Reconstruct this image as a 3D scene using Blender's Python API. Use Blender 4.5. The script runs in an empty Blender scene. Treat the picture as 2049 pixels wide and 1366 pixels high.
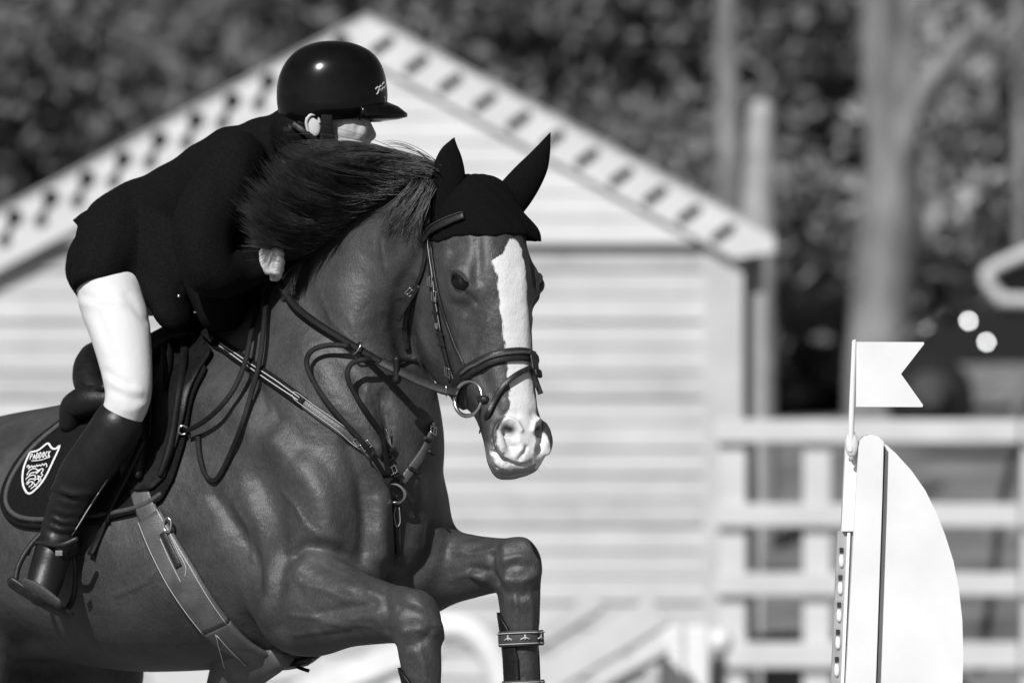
import bpy, bmesh, math, random
import numpy as np
from mathutils import Vector, Matrix
from mathutils.bvhtree import BVHTree
random.seed(7); np.random.seed(7)
scene = bpy.context.scene
COL = scene.collection

# ------------------------------------------------------------------ camera
CAM_D, CAM_H, FPX, HOR = 19.0, 1.7, 17075.0, 800.0     # camera distance, height, focal length in photo pixels, horizon row
cam_d = bpy.data.cameras.new("camera"); cam = bpy.data.objects.new("camera", cam_d); COL.objects.link(cam)
cam.location = (0, -CAM_D, CAM_H)
cam.rotation_euler = (math.radians(90) + math.atan((HOR - 683.0) / FPX), 0, 0)
cam_d.sensor_width = 36.0; cam_d.lens = FPX * 36.0 / 2049.0
cam_d.clip_start = 0.5; cam_d.clip_end = 3000
cam_d.dof.use_dof = True; cam_d.dof.focus_distance = CAM_D - 0.30; cam_d.dof.aperture_fstop = 4.6
cam_d.dof.aperture_blades = 0
scene.camera = cam

# ------------------------------------------------------------------ sky and sun (black and white photograph: neutral light)
SUN_EL, SUN_AZ = math.radians(38), math.radians(-24)     # azimuth measured from straight behind the camera, + = right
world = bpy.data.worlds.new("World"); scene.world = world; world.use_nodes = True
wn = world.node_tree; wn.nodes.clear()
sky = wn.nodes.new('ShaderNodeTexSky'); sky.sky_type = 'NISHITA'; sky.sun_disc = False
sky.sun_elevation = SUN_EL
sun_dir = Vector((math.sin(SUN_AZ) * math.cos(SUN_EL), -math.cos(SUN_AZ) * math.cos(SUN_EL), math.sin(SUN_EL)))
sky.sun_rotation = math.atan2(sun_dir.x, sun_dir.y)
bw = wn.nodes.new('ShaderNodeRGBToBW'); bg = wn.nodes.new('ShaderNodeBackground'); wo = wn.nodes.new('ShaderNodeOutputWorld')
bg.inputs['Strength'].default_value = 0.05
wn.links.new(sky.outputs[0], bw.inputs[0]); wn.links.new(bw.outputs[0], bg.inputs[0]); wn.links.new(bg.outputs[0], wo.inputs[0])
sl = bpy.data.lights.new("sun", 'SUN'); sl.energy = 5.0; sl.angle = math.radians(0.53); sl.color = (1, 1, 1)
so = bpy.data.objects.new("sun", sl); COL.objects.link(so)
so.rotation_euler = sun_dir.to_track_quat('Z', 'Y').to_euler(); so.location = (-6, -12, 14)
scene.view_settings.view_transform = 'Standard'; scene.view_settings.look = 'None'
scene.view_settings.gamma = 1.0; scene.view_settings.use_curve_mapping = False
scene.view_settings.exposure = 0.0

# ------------------------------------------------------------------ helpers
V = Vector
def A3(p): return np.array((p[0], p[1], p[2]), float)
def P(px, py, y=0.0):
    """place seen at photo pixel (px, py) standing y metres behind the jump"""
    k = (CAM_D + y) / FPX
    return np.array(((px - 1024.5) * k, y, CAM_H + (HOR - py) * k))
def proj(co):
    co = np.atleast_2d(co); d = co[:, 1] + CAM_D
    return np.stack([1024.5 + co[:, 0] * FPX / d, HOR - (co[:, 2] - CAM_H) * FPX / d], 1)
def norm(v):
    v = np.asarray(v, float); return v / (np.linalg.norm(v) + 1e-12)
def catmull(pts, m):
    """resample rows of pts with m steps per span"""
    p = np.asarray(pts, float)
    if p.ndim == 1: p = p[:, None]
    q = np.vstack([2 * p[0] - p[1], p, 2 * p[-1] - p[-2]])
    out = []
    for i in range(1, len(q) - 2):
        for k in range(m):
            t = k / m
            a, b, c, d = q[i - 1], q[i], q[i + 1], q[i + 2]
            out.append(0.5 * (2 * b + (c - a) * t + (2 * a - 5 * b + 4 * c - d) * t * t + (3 * b - a - 3 * c + d) * t ** 3))
    out.append(p[-1]); return np.array(out)
def resample(pts, n):
    p = np.asarray(pts, float); s = np.r_[0, np.cumsum(np.linalg.norm(np.diff(p, axis=0), axis=1))]
    t = np.linspace(0, s[-1], n)
    return np.stack([np.interp(t, s, p[:, k]) for k in range(p.shape[1])], 1)

class MB:
    """collects shapes that become ONE mesh object"""
    def __init__(s): s.v = []; s.f = []; s.n = 0
    def add(s, v, f):
        v = np.asarray(v, float)
        s.v.append(v); s.f += [tuple(i + s.n for i in q) for q in f]; s.n += len(v)
    def loft(s, rings, cap=True, closed=False):
        k = len(rings); n = len(rings[0]); v = np.vstack(rings); f = []
        for i in range(k if closed else k - 1):
            a = i * n; b = ((i + 1) % k) * n
            for j in range(n):
                j2 = (j + 1) % n
                f.append((a + j, a + j2, b + j2, b + j))
        if cap and not closed:
            f.append(tuple(range(n))[::-1]); f.append(tuple((k - 1) * n + j for j in range(n)))
        s.add(v, f); return s
    def tube(s, pts, rad, n=14, side=None, m=6, round_ends=True):
        """pts (k,3); rad: k radii or k pairs (along side, across)"""
        pts = np.asarray(pts, float); rad = np.asarray(rad, float)
        if rad.ndim == 0: rad = np.full(len(pts), float(rad))
        if rad.ndim == 1: rad = np.stack([rad, rad], 1)
        if m > 1 and len(pts) > 1:
            al = catmull(np.hstack([pts, rad]), m); pts, rad = al[:, :3], al[:, 3:]
        T = np.gradient(pts, axis=0); T /= np.linalg.norm(T, axis=1)[:, None] + 1e-12
        if round_ends:
            r0, r1 = rad[0].mean(), rad[-1].mean()
            P0 = []; R0 = []
            for a in (90, 65, 40, 18): P0.append(pts[0] - T[0] * r0 * math.sin(math.radians(a))); R0.append(rad[0] * max(.04, math.cos(math.radians(a))))
            P1 = []; R1 = []
            for a in (18, 40, 65, 90): P1.append(pts[-1] + T[-1] * r1 * math.sin(math.radians(a))); R1.append(rad[-1] * max(.04, math.cos(math.radians(a))))
            pts = np.vstack([P0, pts, P1]); rad = np.vstack([R0, rad, R1])
            T = np.vstack([np.repeat(T[:1], 4, 0), T, np.repeat(T[-1:], 4, 0)])
        e = norm(np.cross(T[0], (0.3, 0.2, 0.93))) if side is None else None
        rings = []; th = np.linspace(0, 2 * math.pi, n, endpoint=False)
        for i in range(len(pts)):
            ref = np.asarray(side, float) if side is not None else e
            e1 = norm(ref - T[i] * ref.dot(T[i])); e = e1; e2 = np.cross(T[i], e1)
            rings.append(pts[i] + np.outer(np.cos(th) * rad[i, 0], e1) + np.outer(np.sin(th) * rad[i, 1], e2))
        return s.loft(rings)
    def ell(s, c, ax, nu=16, nv=10):
        """ellipsoid, ax = 3 half-axis vectors"""
        ax = np.asarray(ax, float); rings = []
        for i in range(1, nv):
            a = math.pi * i / nv
            th = np.linspace(0, 2 * math.pi, nu, endpoint=False)
            rings.append(np.asarray(c) + math.cos(a) * ax[2] + np.outer(np.cos(th) * math.sin(a), ax[0]) + np.outer(np.sin(th) * math.sin(a), ax[1]))
        return s.loft(rings[::-1])
    def box(s, c, sx, sy, sz, R=None):
        c = np.asarray(c, float); R = np.eye(3) if R is None else np.asarray(R)
        v = np.array([(i, j, k) for i in (-1, 1) for j in (-1, 1) for k in (-1, 1)]) * np.array([sx, sy, sz]) / 2
        s.add(v @ R.T + c, [(0, 1, 3, 2), (4, 6, 7, 5), (0, 4, 5, 1), (2, 3, 7, 6), (0, 2, 6, 4), (1, 5, 7, 3)]); return s
    def ribbon(s, pts, nrm, width, thick, m=0, taper=None, rounded=True):
        """strap: flat bar swept along pts lying on a surface with normals nrm"""
        pts = np.asarray(pts, float); nrm = np.asarray(nrm, float)
        T = np.gradient(pts, axis=0); T /= np.linalg.norm(T, axis=1)[:, None] + 1e-12
        rings = []
        prof = [(-.5, -.5), (.5, -.5), (.5, .2), (.38, .5), (-.38, .5), (-.5, .2)] if rounded else [(-.5, -.5), (.5, -.5), (.5, .5), (-.5, .5)]
        for i in range(len(pts)):
            w = width if taper is None else width * taper[i]
            nn = norm(nrm[i] - T[i] * nrm[i].dot(T[i])); b = np.cross(T[i], nn)
            rings.append(np.array([pts[i] + b * (x * w) + nn * (z * thick) for x, z in prof]))
        return s.loft(rings)
    def mesh(s, name):
        me = bpy.data.meshes.new(name)
        me.from_pydata(np.vstack(s.v).tolist(), [], s.f); me.validate(); me.update()
        bm = bmesh.new(); bm.from_mesh(me); bmesh.ops.recalc_face_normals(bm, faces=bm.faces); bm.to_mesh(me); bm.free()
        return me
    def build(s, name, mat, parent=None, smooth=True, bevel=0):
        return link(name, s.mesh(name), mat, parent, smooth, bevel)

def link(name, me, mat, parent=None, smooth=True, bevel=0):
    o = bpy.data.objects.new(name, me); COL.objects.link(o)
    if mat is not None and not me.materials: me.materials.append(mat)
    if smooth and len(me.polygons): me.polygons.foreach_set('use_smooth', [True] * len(me.polygons))
    if bevel:
        b = o.modifiers.new('bevel', 'BEVEL'); b.width = bevel; b.segments = 2; b.limit_method = 'ANGLE'; b.angle_limit = math.radians(40)
        if smooth:
            w = o.modifiers.new('wn', 'WEIGHTED_NORMAL')
    if parent is not None: o.parent = parent
    return o
def thing(name, label, cat, loc=None, group=None):
    o = bpy.data.objects.new(name, None); COL.objects.link(o); o.empty_display_size = .1
    if loc is not None: o['base'] = [float(x) for x in loc]
    return tag(o, label, cat, group)
def tag(o, label, cat, group=None, kind=None):
    if label: o['label'] = label
    if cat: o['category'] = cat
    if group: o['group'] = group
    if kind: o['kind'] = kind
    return o
def evaluated(me, mods):
    o = bpy.data.objects.new('tmp', me); COL.objects.link(o)
    for typ, kw in mods:
        md = o.modifiers.new(typ, typ)
        for k, v in kw.items(): setattr(md, k, v)
    dg = bpy.context.evaluated_depsgraph_get(); dg.update()
    r = bpy.data.meshes.new_from_object(o.evaluated_get(dg))
    bpy.data.objects.remove(o); return r
def remesh(mb, name, vox, smooth_it, fac=0.5):
    me = evaluated(mb.mesh(name), [('REMESH', dict(mode='VOXEL', voxel_size=vox, adaptivity=0)), ('SMOOTH', dict(factor=fac, iterations=smooth_it))])
    me.name = name; return me
def get_co(me):
    a = np.empty(len(me.vertices) * 3); me.vertices.foreach_get('co', a); return a.reshape(-1, 3)
def get_no(me):
    a = np.empty(len(me.vertices) * 3); me.vertices.foreach_get('normal', a); return a.reshape(-1, 3)
def set_co(me, co): me.vertices.foreach_set('co', co.ravel()); me.update()
def seg_dist(co, pts):
    pts = np.asarray(pts, float)
    if len(pts) == 1: return np.linalg.norm(co - pts[0], axis=1)
    best = np.full(len(co), 1e9)
    for a, b in zip(pts[:-1], pts[1:]):
        ab = b - a; t = np.clip(((co - a) @ ab) / (ab @ ab + 1e-12), 0, 1)
        best = np.minimum(best, np.linalg.norm(co - a - t[:, None] * ab, axis=1))
    return best
def bvh_of(me):
    return BVHTree.FromPolygons([tuple(v.co) for v in me.vertices], [tuple(p.vertices) for p in me.polygons])

# ------------------------------------------------------------------ materials (greys: the photograph is black and white)
def mat(name, c, rough=.5, spec=.5, var=0, vscale=20, bump=0, bscale=60, metal=0, sheen=0, coat=0, stretch=None, detail=6, trans=0):
    m = bpy.data.materials.new(name); m.use_nodes = True; nt = m.node_tree; b = nt.nodes['Principled BSDF']
    b.inputs['Base Color'].default_value = (c, c, c, 1); b.inputs['Roughness'].default_value = rough
    b.inputs['Specular IOR Level'].default_value = spec; b.inputs['Metallic'].default_value = metal
    if sheen: b.inputs['Sheen Weight'].default_value = sheen; b.inputs['Sheen Roughness'].default_value = .45
    if coat: b.inputs['Coat Weight'].default_value = coat; b.inputs['Coat Roughness'].default_value = .05
    tc = nt.nodes.new('ShaderNodeTexCoord'); src = tc.outputs['Object']
    if stretch:
        mp = nt.nodes.new('ShaderNodeMapping'); mp.inputs['Scale'].default_value = stretch; nt.links.new(src, mp.inputs[0]); src = mp.outputs[0]
    if var:
        n = nt.nodes.new('ShaderNodeTexNoise'); n.inputs['Scale'].default_value = vscale; n.inputs['Detail'].default_value = detail
        mr = nt.nodes.new('ShaderNodeMapRange'); mr.inputs[1].default_value = .28; mr.inputs[2].default_value = .72
        mr.inputs[3].default_value = c * (1 - var); mr.inputs[4].default_value = c * (1 + var)
        nt.links.new(src, n.inputs['Vector']); nt.links.new(n.outputs[0], mr.inputs[0]); nt.links.new(mr.outputs[0], b.inputs['Base Color'])
    if bump:
        n2 = nt.nodes.new('ShaderNodeTexNoise'); n2.inputs['Scale'].default_value = bscale; n2.inputs['Detail'].default_value = 5
        bp = nt.nodes.new('ShaderNodeBump'); bp.inputs['Strength'].default_value = bump; bp.inputs['Distance'].default_value = .004
        nt.links.new(src, n2.inputs['Vector']); nt.links.new(n2.outputs[0], bp.inputs['Height']); nt.links.new(bp.outputs[0], b.inputs['Normal'])
    return m
# ------------------------------------------------------------------ the horse's frames
TH, PH = math.radians(40), math.radians(16)             # heading towards the camera side, uphill pitch of the take-off
WI = P(400, 670, 0.35)                                    # withers
FW = np.array((math.cos(TH), -math.sin(TH), 0)); RT = np.array((-math.sin(TH), -math.cos(TH), 0)); UPZ = np.array((0, 0, 1.0))
BU = FW * math.cos(PH) + UPZ * math.sin(PH); BW = -FW * math.sin(PH) + UPZ * math.cos(PH)
def B(u, v, w): return WI + u * BU + v * RT + w * BW      # body frame: forward, to the rider's right, up
def G(a, v, z): return np.array((WI[0], WI[1], 0)) + a * FW + v * RT + z * UPZ
def H(px, py, v=0.0):
    """point seen at a photo pixel that lies v metres to the right of the horse's middle plane"""
    y = 0.2
    for _ in range(8):
        p = P(px, py, y); a = (p[0] - WI[0] + v * math.sin(TH)) / math.cos(TH); y = WI[1] - a * math.sin(TH) - v * math.cos(TH)
    return P(px, py, y)
def side(v): return 1 if v > 0 else -1
# head frame
HT, HP = math.radians(60), math.radians(18)
hf = np.array((math.cos(HT), -math.sin(HT), 0)); hr = np.array((-math.sin(HT), -math.cos(HT), 0))
hd = hf * math.sin(HP) - UPZ * math.cos(HP); hn = hf * math.cos(HP) + UPZ * math.sin(HP)
ROLL = math.radians(3)
hr, hn_ = hr * math.cos(ROLL) + np.cross(hd, hr) * math.sin(ROLL) * -1, hn
hn = norm(hn_ - hr * hn_.dot(hr)); hd = norm(hd - hr * hd.dot(hr) - hn * hd.dot(hn))
HO = H(986, 366, 0)
def K(s, n, r): return HO + s * hd + n * hn + r * hr     # head frame: down the face, forward, to the right
def to_head(co):
    d = co - HO; return np.stack([d @ hd, d @ hn, d @ hr], -1)
def to_body(co):
    d = co - WI; return np.stack([d @ BU, d @ RT, d @ BW], -1)

# ------------------------------------------------------------------ horse body: one continuous surface
hb = MB()
t = np.linspace(0, 2 * math.pi, 28, endpoint=False)
TR = np.array([  # u, top, bottom, half width, pear
    (.475, -.40, -.56, .05, 0), (.455, -.30, -.63, .115, .05), (.40, -.18, -.70, .185, .10), (.29, -.07, -.75, .225, .20),
    (.14, -.02, -.785, .245, .32), (0, .0, -.775, .265, .36), (-.18, -.055, -.74, .30, .20), (-.40, -.04, -.685, .325, .08),
    (-.62, -.01, -.60, .325, .0), (-.85, .0, -.54, .30, -.05), (-1.08, -.04, -.52, .28, 0), (-1.28, -.15, -.50, .22, 0), (-1.38, -.27, -.42, .10, 0)])
rings = []
for u, tp, bt, hw, k in catmull(TR, 5):
    mid, hh = (tp + bt) / 2, (tp - bt) / 2
    z = mid + hh * np.cos(t); x = hw * np.sin(t) * (1 - k * np.cos(t))
    rings.append(np.array([B(u, xx, zz) for xx, zz in zip(x, z)]))
hb.loft(rings)
# neck: crest pixel, under pixel, half width
NK = [((425, 680), (760, 1090), .22), ((470, 640), (835, 985), .205), ((530, 590), (848, 890), .175), ((600, 512), (838, 815), .145),
      ((680, 438), (822, 742), .118), ((765, 378), (812, 672), .100), ((855, 342), (838, 610), .088), ((925, 350), (880, 560), .07)]
cr = np.array([H(*c, 0) for c, u, w in NK]); un = np.array([H(*u, 0) for c, u, w in NK]); ww = np.array([w for c, u, w in NK])
al = catmull(np.hstack([cr, un, ww[:, None]]), 5)
rings = []
for row in al:
    c, u_, w = row[:3], row[3:6], row[6]
    m_, h_ = (c + u_) / 2, (c - u_) / 2
    ct, st = np.cos(t), np.sin(t)
    prof = st * (1 - .30 * ct) * np.where(ct > .7, 1 - (ct - .7) * .5, 1)
    rings.append(m_ + np.outer(ct, h_) + np.outer(prof * w, RT))
hb.loft(rings)
# shoulder, breast and haunch masses
def bell(u, v, w, ru, rv, rw, ang=0.0):
    a = math.radians(ang); du = BU * math.cos(a) + BW * math.sin(a); dw = -BU * math.sin(a) + BW * math.cos(a)
    hb.ell(B(u, v, w), (du * ru, RT * rv, dw * rw))
for s in (1, -1):
    bell(.20, s * .150, -.33, .10, .075, .27, 38)        # shoulder blade
    bell(.08, s * .185, -.52, .17, .075, .13, 20)        # upper arm muscle
    bell(.36, s * .150, -.50, .12, .09, .15)             # point of shoulder
    bell(.410, s * .085, -.58, .085, .085, .17, -12)     # breast muscle
    bell(.30, s * .11, -.69, .13, .09, .10)              # under the breast
    bell(-.98, s * .15, -.28, .30, .155, .27)            # croup
    bell(-.80, s * .19, -.52, .20, .12, .24, -30)        # thigh
def leg(knee, elbow, v, fet, hoof, rk=1.0):
    sh = B(.36, v * .95, -.54)
    hb.tube([sh, elbow * .5 + sh * .5, elbow], [.09, .10, .115], side=RT)
    ax = norm(knee - elbow)
    f = lambda q, off=0: elbow + (knee - elbow) * q + np.array((0, 0, off))
    hb.tube([f(-.06), f(.14), f(.36), f(.58), f(.80), f(1.0)],
            np.array([(.108, .128), (.10, .125), (.084, .098), (.068, .078), (.058, .066), (.055, .062)]) * rk, side=RT)
    down = norm(fet - knee)
    hb.ell(knee + down * .012 + ax * .004, (RT * .053 * rk, np.cross(down, RT) * .056 * rk, down * .078))
    hb.tube([knee + down * .05, knee + down * .12, knee * .45 + fet * .55, fet - down * .05, fet], [(.049, .052), (.043, .047), (.036, .041), (.036, .040), (.042, .048)], side=RT)
    pas = fet * .45 + hoof * .55
    hb.tube([fet, pas, hoof], [.044, .034, .043], side=RT)
NEL, NKN = H(612, 1205, .18), H(832, 1234, .215)
FEL, FKN = B(.30, -.17, -.635), H(1036, 1128, -.17)
NFE, NHO = H(862, 1500, .20), H(800, 1545, .20)
FFE, FHO = H(1050, 1440, -.17), H(1000, 1500, -.17)
leg(NKN, NEL, .17, NFE, NHO, 1.0); leg(FKN, FEL, -.17, FFE, FHO, .96)
def hind(v, da):
    st, hk, fe, ho = G(-.56 + da * .4, v * 1.25, 1.06), G(-1.02 + da, v, .60), G(-.92 + da, v, .22), G(-.85 + da, v, .075)
    hip = B(-1.02, v, -.30)
    hb.tube([hip, hip * .4 + st * .6, st], [(.14, .24), (.13, .21), (.11, .15)], side=RT)
    hb.tube([st, st * .55 + hk * .45, hk * .85 + st * .15, hk], [(.10, .14), (.075, .11), (.045, .065), (.045, .06)], side=RT)
    hb.tube([hk, hk * .5 + fe * .5, fe], [(.04, .055), (.034, .04), (.042, .048)], side=RT)
    hb.tube([fe, fe * .5 + ho * .5, ho], [(.042, .045), (.036, .038), (.045, .05)], side=RT)
    return ho
HNH = hind(.16, .0); HFH = hind(-.16, .12)
# head: rings down the face.  s, front, back, half widths at front / eye-crest / jaw
HS = np.array([(-.035, -.045, -.14, .030, .058, .048), (.0, -.012, -.195, .046, .080, .064), (.06, .010, -.250, .056, .092, .074),
    (.13, .024, -.305, .063, .101, .082), (.20, .026, -.336, .064, .104, .084), (.27, .016, -.346, .058, .096, .082),
    (.33, .004, -.336, .052, .086, .070), (.385, -.006, -.296, .048, .078, .058), (.43, -.013, -.245, .046, .071, .048), (.475, -.018, -.200, .045, .066, .045),
    (.52, -.020, -.176, .046, .065, .044), (.565, -.022, -.166, .049, .067, .045), (.605, -.030, -.162, .052, .066, .046), (.645, -.062, -.146, .036, .046, .034)])
HS[:, 3:] *= 1.055; HS[2:9, 2] -= .012
def head_ring(row):
    s_, fr, bk, wf, wm, wj = row; d = fr - bk
    half = np.array([(fr, 0), (fr - .004, wf * .55), (fr - .016 * d / .25, wf), (fr - .14 * d, wf * .55 + wm * .45), (fr - .30 * d, wm), (fr - .48 * d, wm * .97),
                     (fr - .68 * d, wj * 1.05), (fr - .86 * d, wj * .78), (fr - .96 * d, wj * .42), (bk, 0)])
    full = np.vstack([half, half[-2:0:-1] * (1, -1)])
    return np.array([K(s_, n_, r_) for n_, r_ in full])
hb.loft([head_ring(r) for r in catmull(HS, 4)])
for s in (1, -1):
    hb.ell(K(.218, -.052, s * .086), (hd * .050, hn * .044, hr * .032))          # orbit
    hb.ell(K(.235, -.20, s * .055), (hd * .105, hn * .095, hr * .032))            # cheek
    hb.ell(K(.572, -.064, s * .052), (hd * .046, hn * .042, hr * .026))           # nostril wing
    hb.tube([K(.28, -.080, s * .082), K(.34, -.076, s * .073), K(.40, -.074, s * .060)], [.013, .012, .008])   # facial crest
    hb.ell(K(.050, -.075, s * .052), (hd * .04, hn * .035, hr * .035))            # ear base
hb.ell(K(.608, -.068, 0), (hd * .036, hn * .038, hr * .050))                      # upper lip
hb.ell(K(.608, -.124, 0), (hd * .032, hn * .032, hr * .038))                      # lower lip and chin
horse_me = remesh(hb, 'horse_body', .0062, 2)
# even out the masses: strong over the trunk and neck, light on the head and legs
def laplace(me, w, its):
    co = get_co(me); n = len(co); e = np.empty(len(me.edges) * 2, np.int64); me.edges.foreach_get('vertices', e); e = e.reshape(-1, 2)
    deg = np.bincount(e.ravel(), minlength=n).astype(float)[:, None]
    for k in range(its):
        acc = np.stack([np.bincount(e[:, 0], co[e[:, 1], c], n) + np.bincount(e[:, 1], co[e[:, 0], c], n) for c in range(3)], 1)
        co = co + w[:, None] * .6 * (acc / np.maximum(deg, 1) - co)
    set_co(me, co)
def sstep(x, a, b):
    q = np.clip((x - a) / (b - a), 0, 1); return q * q * (3 - 2 * q)
co = get_co(horse_me)
wh = sstep(seg_dist(co, [K(.0, -.12, 0), K(.25, -.13, 0), K(.65, -.09, 0)]), .13, .24)
wl = np.minimum.reduce([sstep(seg_dist(co, q), .08, .17) for q in ([NKN * .75 + NEL * .25, NKN, NFE, NHO], [FKN * .75 + FEL * .25, FKN, FFE, FHO])])
wz = sstep(co[:, 2], .75, .95)
laplace(horse_me, np.minimum(np.minimum(wh, wl), wz), 110)
laplace(horse_me, np.where(wh < .5, 1.0, .8), 13)
# ------------------------------------------------------------------ sculpting the horse
HB = bvh_of(horse_me)
CAMP = Vector((0, -CAM_D, CAM_H))
def hit(px, py, off=0.0):
    """surface point of the horse seen at a photo pixel, raised by off"""
    d = (Vector(P(px, py, 0)) - CAMP).normalized()
    loc, nn, i, dist = HB.ray_cast(CAMP, d)
    if loc is None:
        q = Vector(H(px, py, 0)); loc, nn, i, dist = HB.find_nearest(q)
    return A3(loc) + A3(nn) * off
def hitn(px, py):
    d = (Vector(P(px, py, 0)) - CAMP).normalized(); loc, nn, i, dist = HB.ray_cast(CAMP, d)
    if loc is None: loc, nn, i, dist = HB.find_nearest(Vector(H(px, py, 0)))
    return A3(loc), A3(nn)
def hits(lst, off=0.0): return np.array([hit(x, y, off) for x, y in lst])
def mir(p):
    q = to_head(np.asarray(p)); q = q.copy(); q[..., 2] *= -1
    r = HO + q[..., 0:1] * hd + q[..., 1:2] * hn + q[..., 2:3] * hr
    return r
def mirb(p):
    q = to_body(np.asarray(p)); return WI + q[..., 0:1] * BU - q[..., 1:2] * RT + q[..., 2:3] * BW
# finer faces round eye, nostril and mouth
EYE, EYN = hitn(914, 563); print('EYE', to_head(EYE), EYN); NOS = hit(1028, 872)
eyes = [EYE, mir(EYE)]
bmx = bmesh.new(); bmx.from_mesh(horse_me)
for rep in range(2):
    cen = [Vector(EYE), Vector(mir(EYE)), Vector(NOS), Vector(mir(NOS)), Vector(K(.61, -.09, .03))]
    rr = [.062, .062, .085, .085, .07] if rep == 0 else [.045, .045, .07, .07, .06]
    ed = [e for e in bmx.edges if any(((e.verts[0].co + e.verts[1].co) / 2 - c).length < r for c, r in zip(cen, rr))]
    bmesh.ops.subdivide_edges(bmx, edges=ed, cuts=1, use_grid_fill=True)
bmesh.ops.triangulate(bmx, faces=[f for f in bmx.faces if len(f.verts) > 4])
bmx.to_mesh(horse_me); bmx.free(); horse_me.update()
co = get_co(horse_me); no = get_no(horse_me)
near_eye = np.minimum(seg_dist(co, [EYE]), seg_dist(co, [mir(EYE)]))
laplace(horse_me, np.where((near_eye < .07) | (seg_dist(co, [NOS]) < .1) | (seg_dist(co, [mir(NOS)]) < .1) | (seg_dist(co, [K(.61, -.09, 0)]) < .09), .7, 0), 8)
co = get_co(horse_me); no = get_no(horse_me)
D = np.zeros(len(co))
def stroke(pts, r, d, both=None):
    """raise (d > 0) or press in (d < 0) the surface along a line"""
    global D
    for q in ([pts] if both is None else [pts, both(np.asarray(pts))]):
        x = seg_dist(co, q); D += d * np.exp(-(x / r) ** 2)
ST = lambda l, r, d, m=None: stroke(hits(l), r, d, m)
# --- face
eu = norm(hit(933, 586) - hit(893, 546)); eu = norm(eu - EYN * eu.dot(EYN)); ev = np.cross(EYN, eu)
if ev[2] < 0: ev = -ev
def arc(a0, a1, ra, rb, n=9): return np.array([EYE + eu * ra * math.cos(math.radians(a)) + ev * rb * math.sin(math.radians(a)) for a in np.linspace(a0, a1, n)])
stroke(arc(0, 360, .008, .004, 7), .020, -.012, mir)      # socket
stroke(arc(8, 172, .0300, .0165), .0066, .0135, mir)     # upper lid
stroke(arc(192, 348, .0285, .0160), .0050, .0060, mir)    # lower lid
stroke(arc(25, 160, .039, .0300), .0045, -.0050, mir)      # crease above the lid
stroke(arc(20, 160, .050, .042), .010, .0050, mir)        # brow
ST([(938, 590), (952, 606)], .006, -.004, mir)
ST([(955, 470), (956, 520), (955, 560)], .013, -.0075, mir)    # hollow between brow and forehead
ST([(905, 500), (925, 492)], .020, -.0065, mir)           # hollow above the eye
ST([(985, 600), (960, 640), (935, 700)], .022, -.004, mir)
ST([(930, 635), (922, 690), (925, 730)], .012, .005, mir)     # facial crest
ST([(893, 640), (886, 700), (900, 745)], .022, -.006, mir)
ST([(850, 600), (842, 660), (858, 705)], .030, .006, mir)   # jaw muscle
ST([(830, 570), (822, 620), (828, 670)], .011, -.004, mir)
ST([(960, 740), (985, 790), (1000, 830)], .016, -.005, mir)
ST([(1045, 560), (1050, 640), (1052, 720), (1056, 800)], .020, .003)   # nasal bone
# --- nostril
NRIM = [(1002, 904), (991, 884), (991, 860), (1001, 843), (1018, 837), (1034, 845), (1042, 860)]
ST([(1013, 862), (1019, 876), (1027, 893)], .0150, -.019, mir)
ST([(1014, 857), (1026, 862)], .0095, -.018, mir)
ST(NRIM, .0060, .0062, mir)
ST([(1036, 886), (1042, 898)], .010, .007, mir)
ST([(1003, 836), (1014, 826), (1032, 828)], .010, -.003, mir)
ST([(985, 850), (983, 880), (990, 905)], .007, -.004, mir)
# --- lips
ST([(985, 905), (1003, 918), (1025, 928), (1045, 932), (1062, 925)], .0052, -.010)
ST([(1040, 918), (1048, 905), (1054, 895)], .006, -.005)
ST([(1065, 900), (1085, 902)], .007, -.003)
ST([(995, 926), (1020, 938)], .008, .004)
ST([(1000, 915), (1015, 922)], .004, -.003)
D_face = D.copy(); D[:] = 0
# --- neck and shoulder
ST([(600, 560), (640, 640), (700, 730), (770, 830), (800, 900)], .030, -.010)       # groove along the underside of the neck
ST([(560, 640), (640, 740), (720, 840), (755, 900)], .040, .006)
ST([(780, 420), (740, 520), (760, 640)], .035, -.006); ST([(700, 470), (680, 560), (720, 640)], .04, .005)
ST([(845, 500), (800, 580), (795, 660), (812, 715)], .022, -.010)                    # behind the jaw
ST([(735, 800), (750, 850), (760, 900)], .016, .007); ST([(770, 790), (780, 850), (775, 920)], .014, -.009)
ST([(470, 700), (520, 790), (575, 870), (600, 900)], .030, -.007)                    # front edge of the shoulder blade
ST([(420, 740), (480, 830), (540, 900), (590, 950)], .032, .007)
ST([(560, 880), (610, 930), (645, 1000), (660, 1070)], .034, .015)                  # front of the shoulder
ST([(520, 960), (560, 1040), (570, 1100)], .036, -.011)
ST([(700, 890), (725, 960), (735, 1040), (730, 1100)], .022, -.016)                  # groove beside the breast
ST([(765, 1010), (760, 1070), (765, 1110)], .022, .010); ST([(830, 960), (838, 1030), (825, 1090)], .030, .012)
ST([(793, 960), (795, 1030), (796, 1110)], .011, -.016)                              # middle of the breast
ST([(868, 1060), (862, 1110), (830, 1150)], .018, -.010)
ST([(590, 1108), (612, 1092), (655, 1096), (720, 1125), (790, 1160)], .016, -.014)   # fold above the forearm
ST([(565, 1120), (556, 1180), (560, 1250)], .024, -.009); ST([(600, 1140), (640, 1155), (700, 1172)], .026, .007)
ST([(430, 990), (480, 1060), (520, 1130), (525, 1180)], .018, -.008); ST([(500, 1000), (525, 1080), (532, 1160), (530, 1230)], .030, .008)
ST([(440, 1080), (480, 1150), (500, 1220)], .030, .006)
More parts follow.
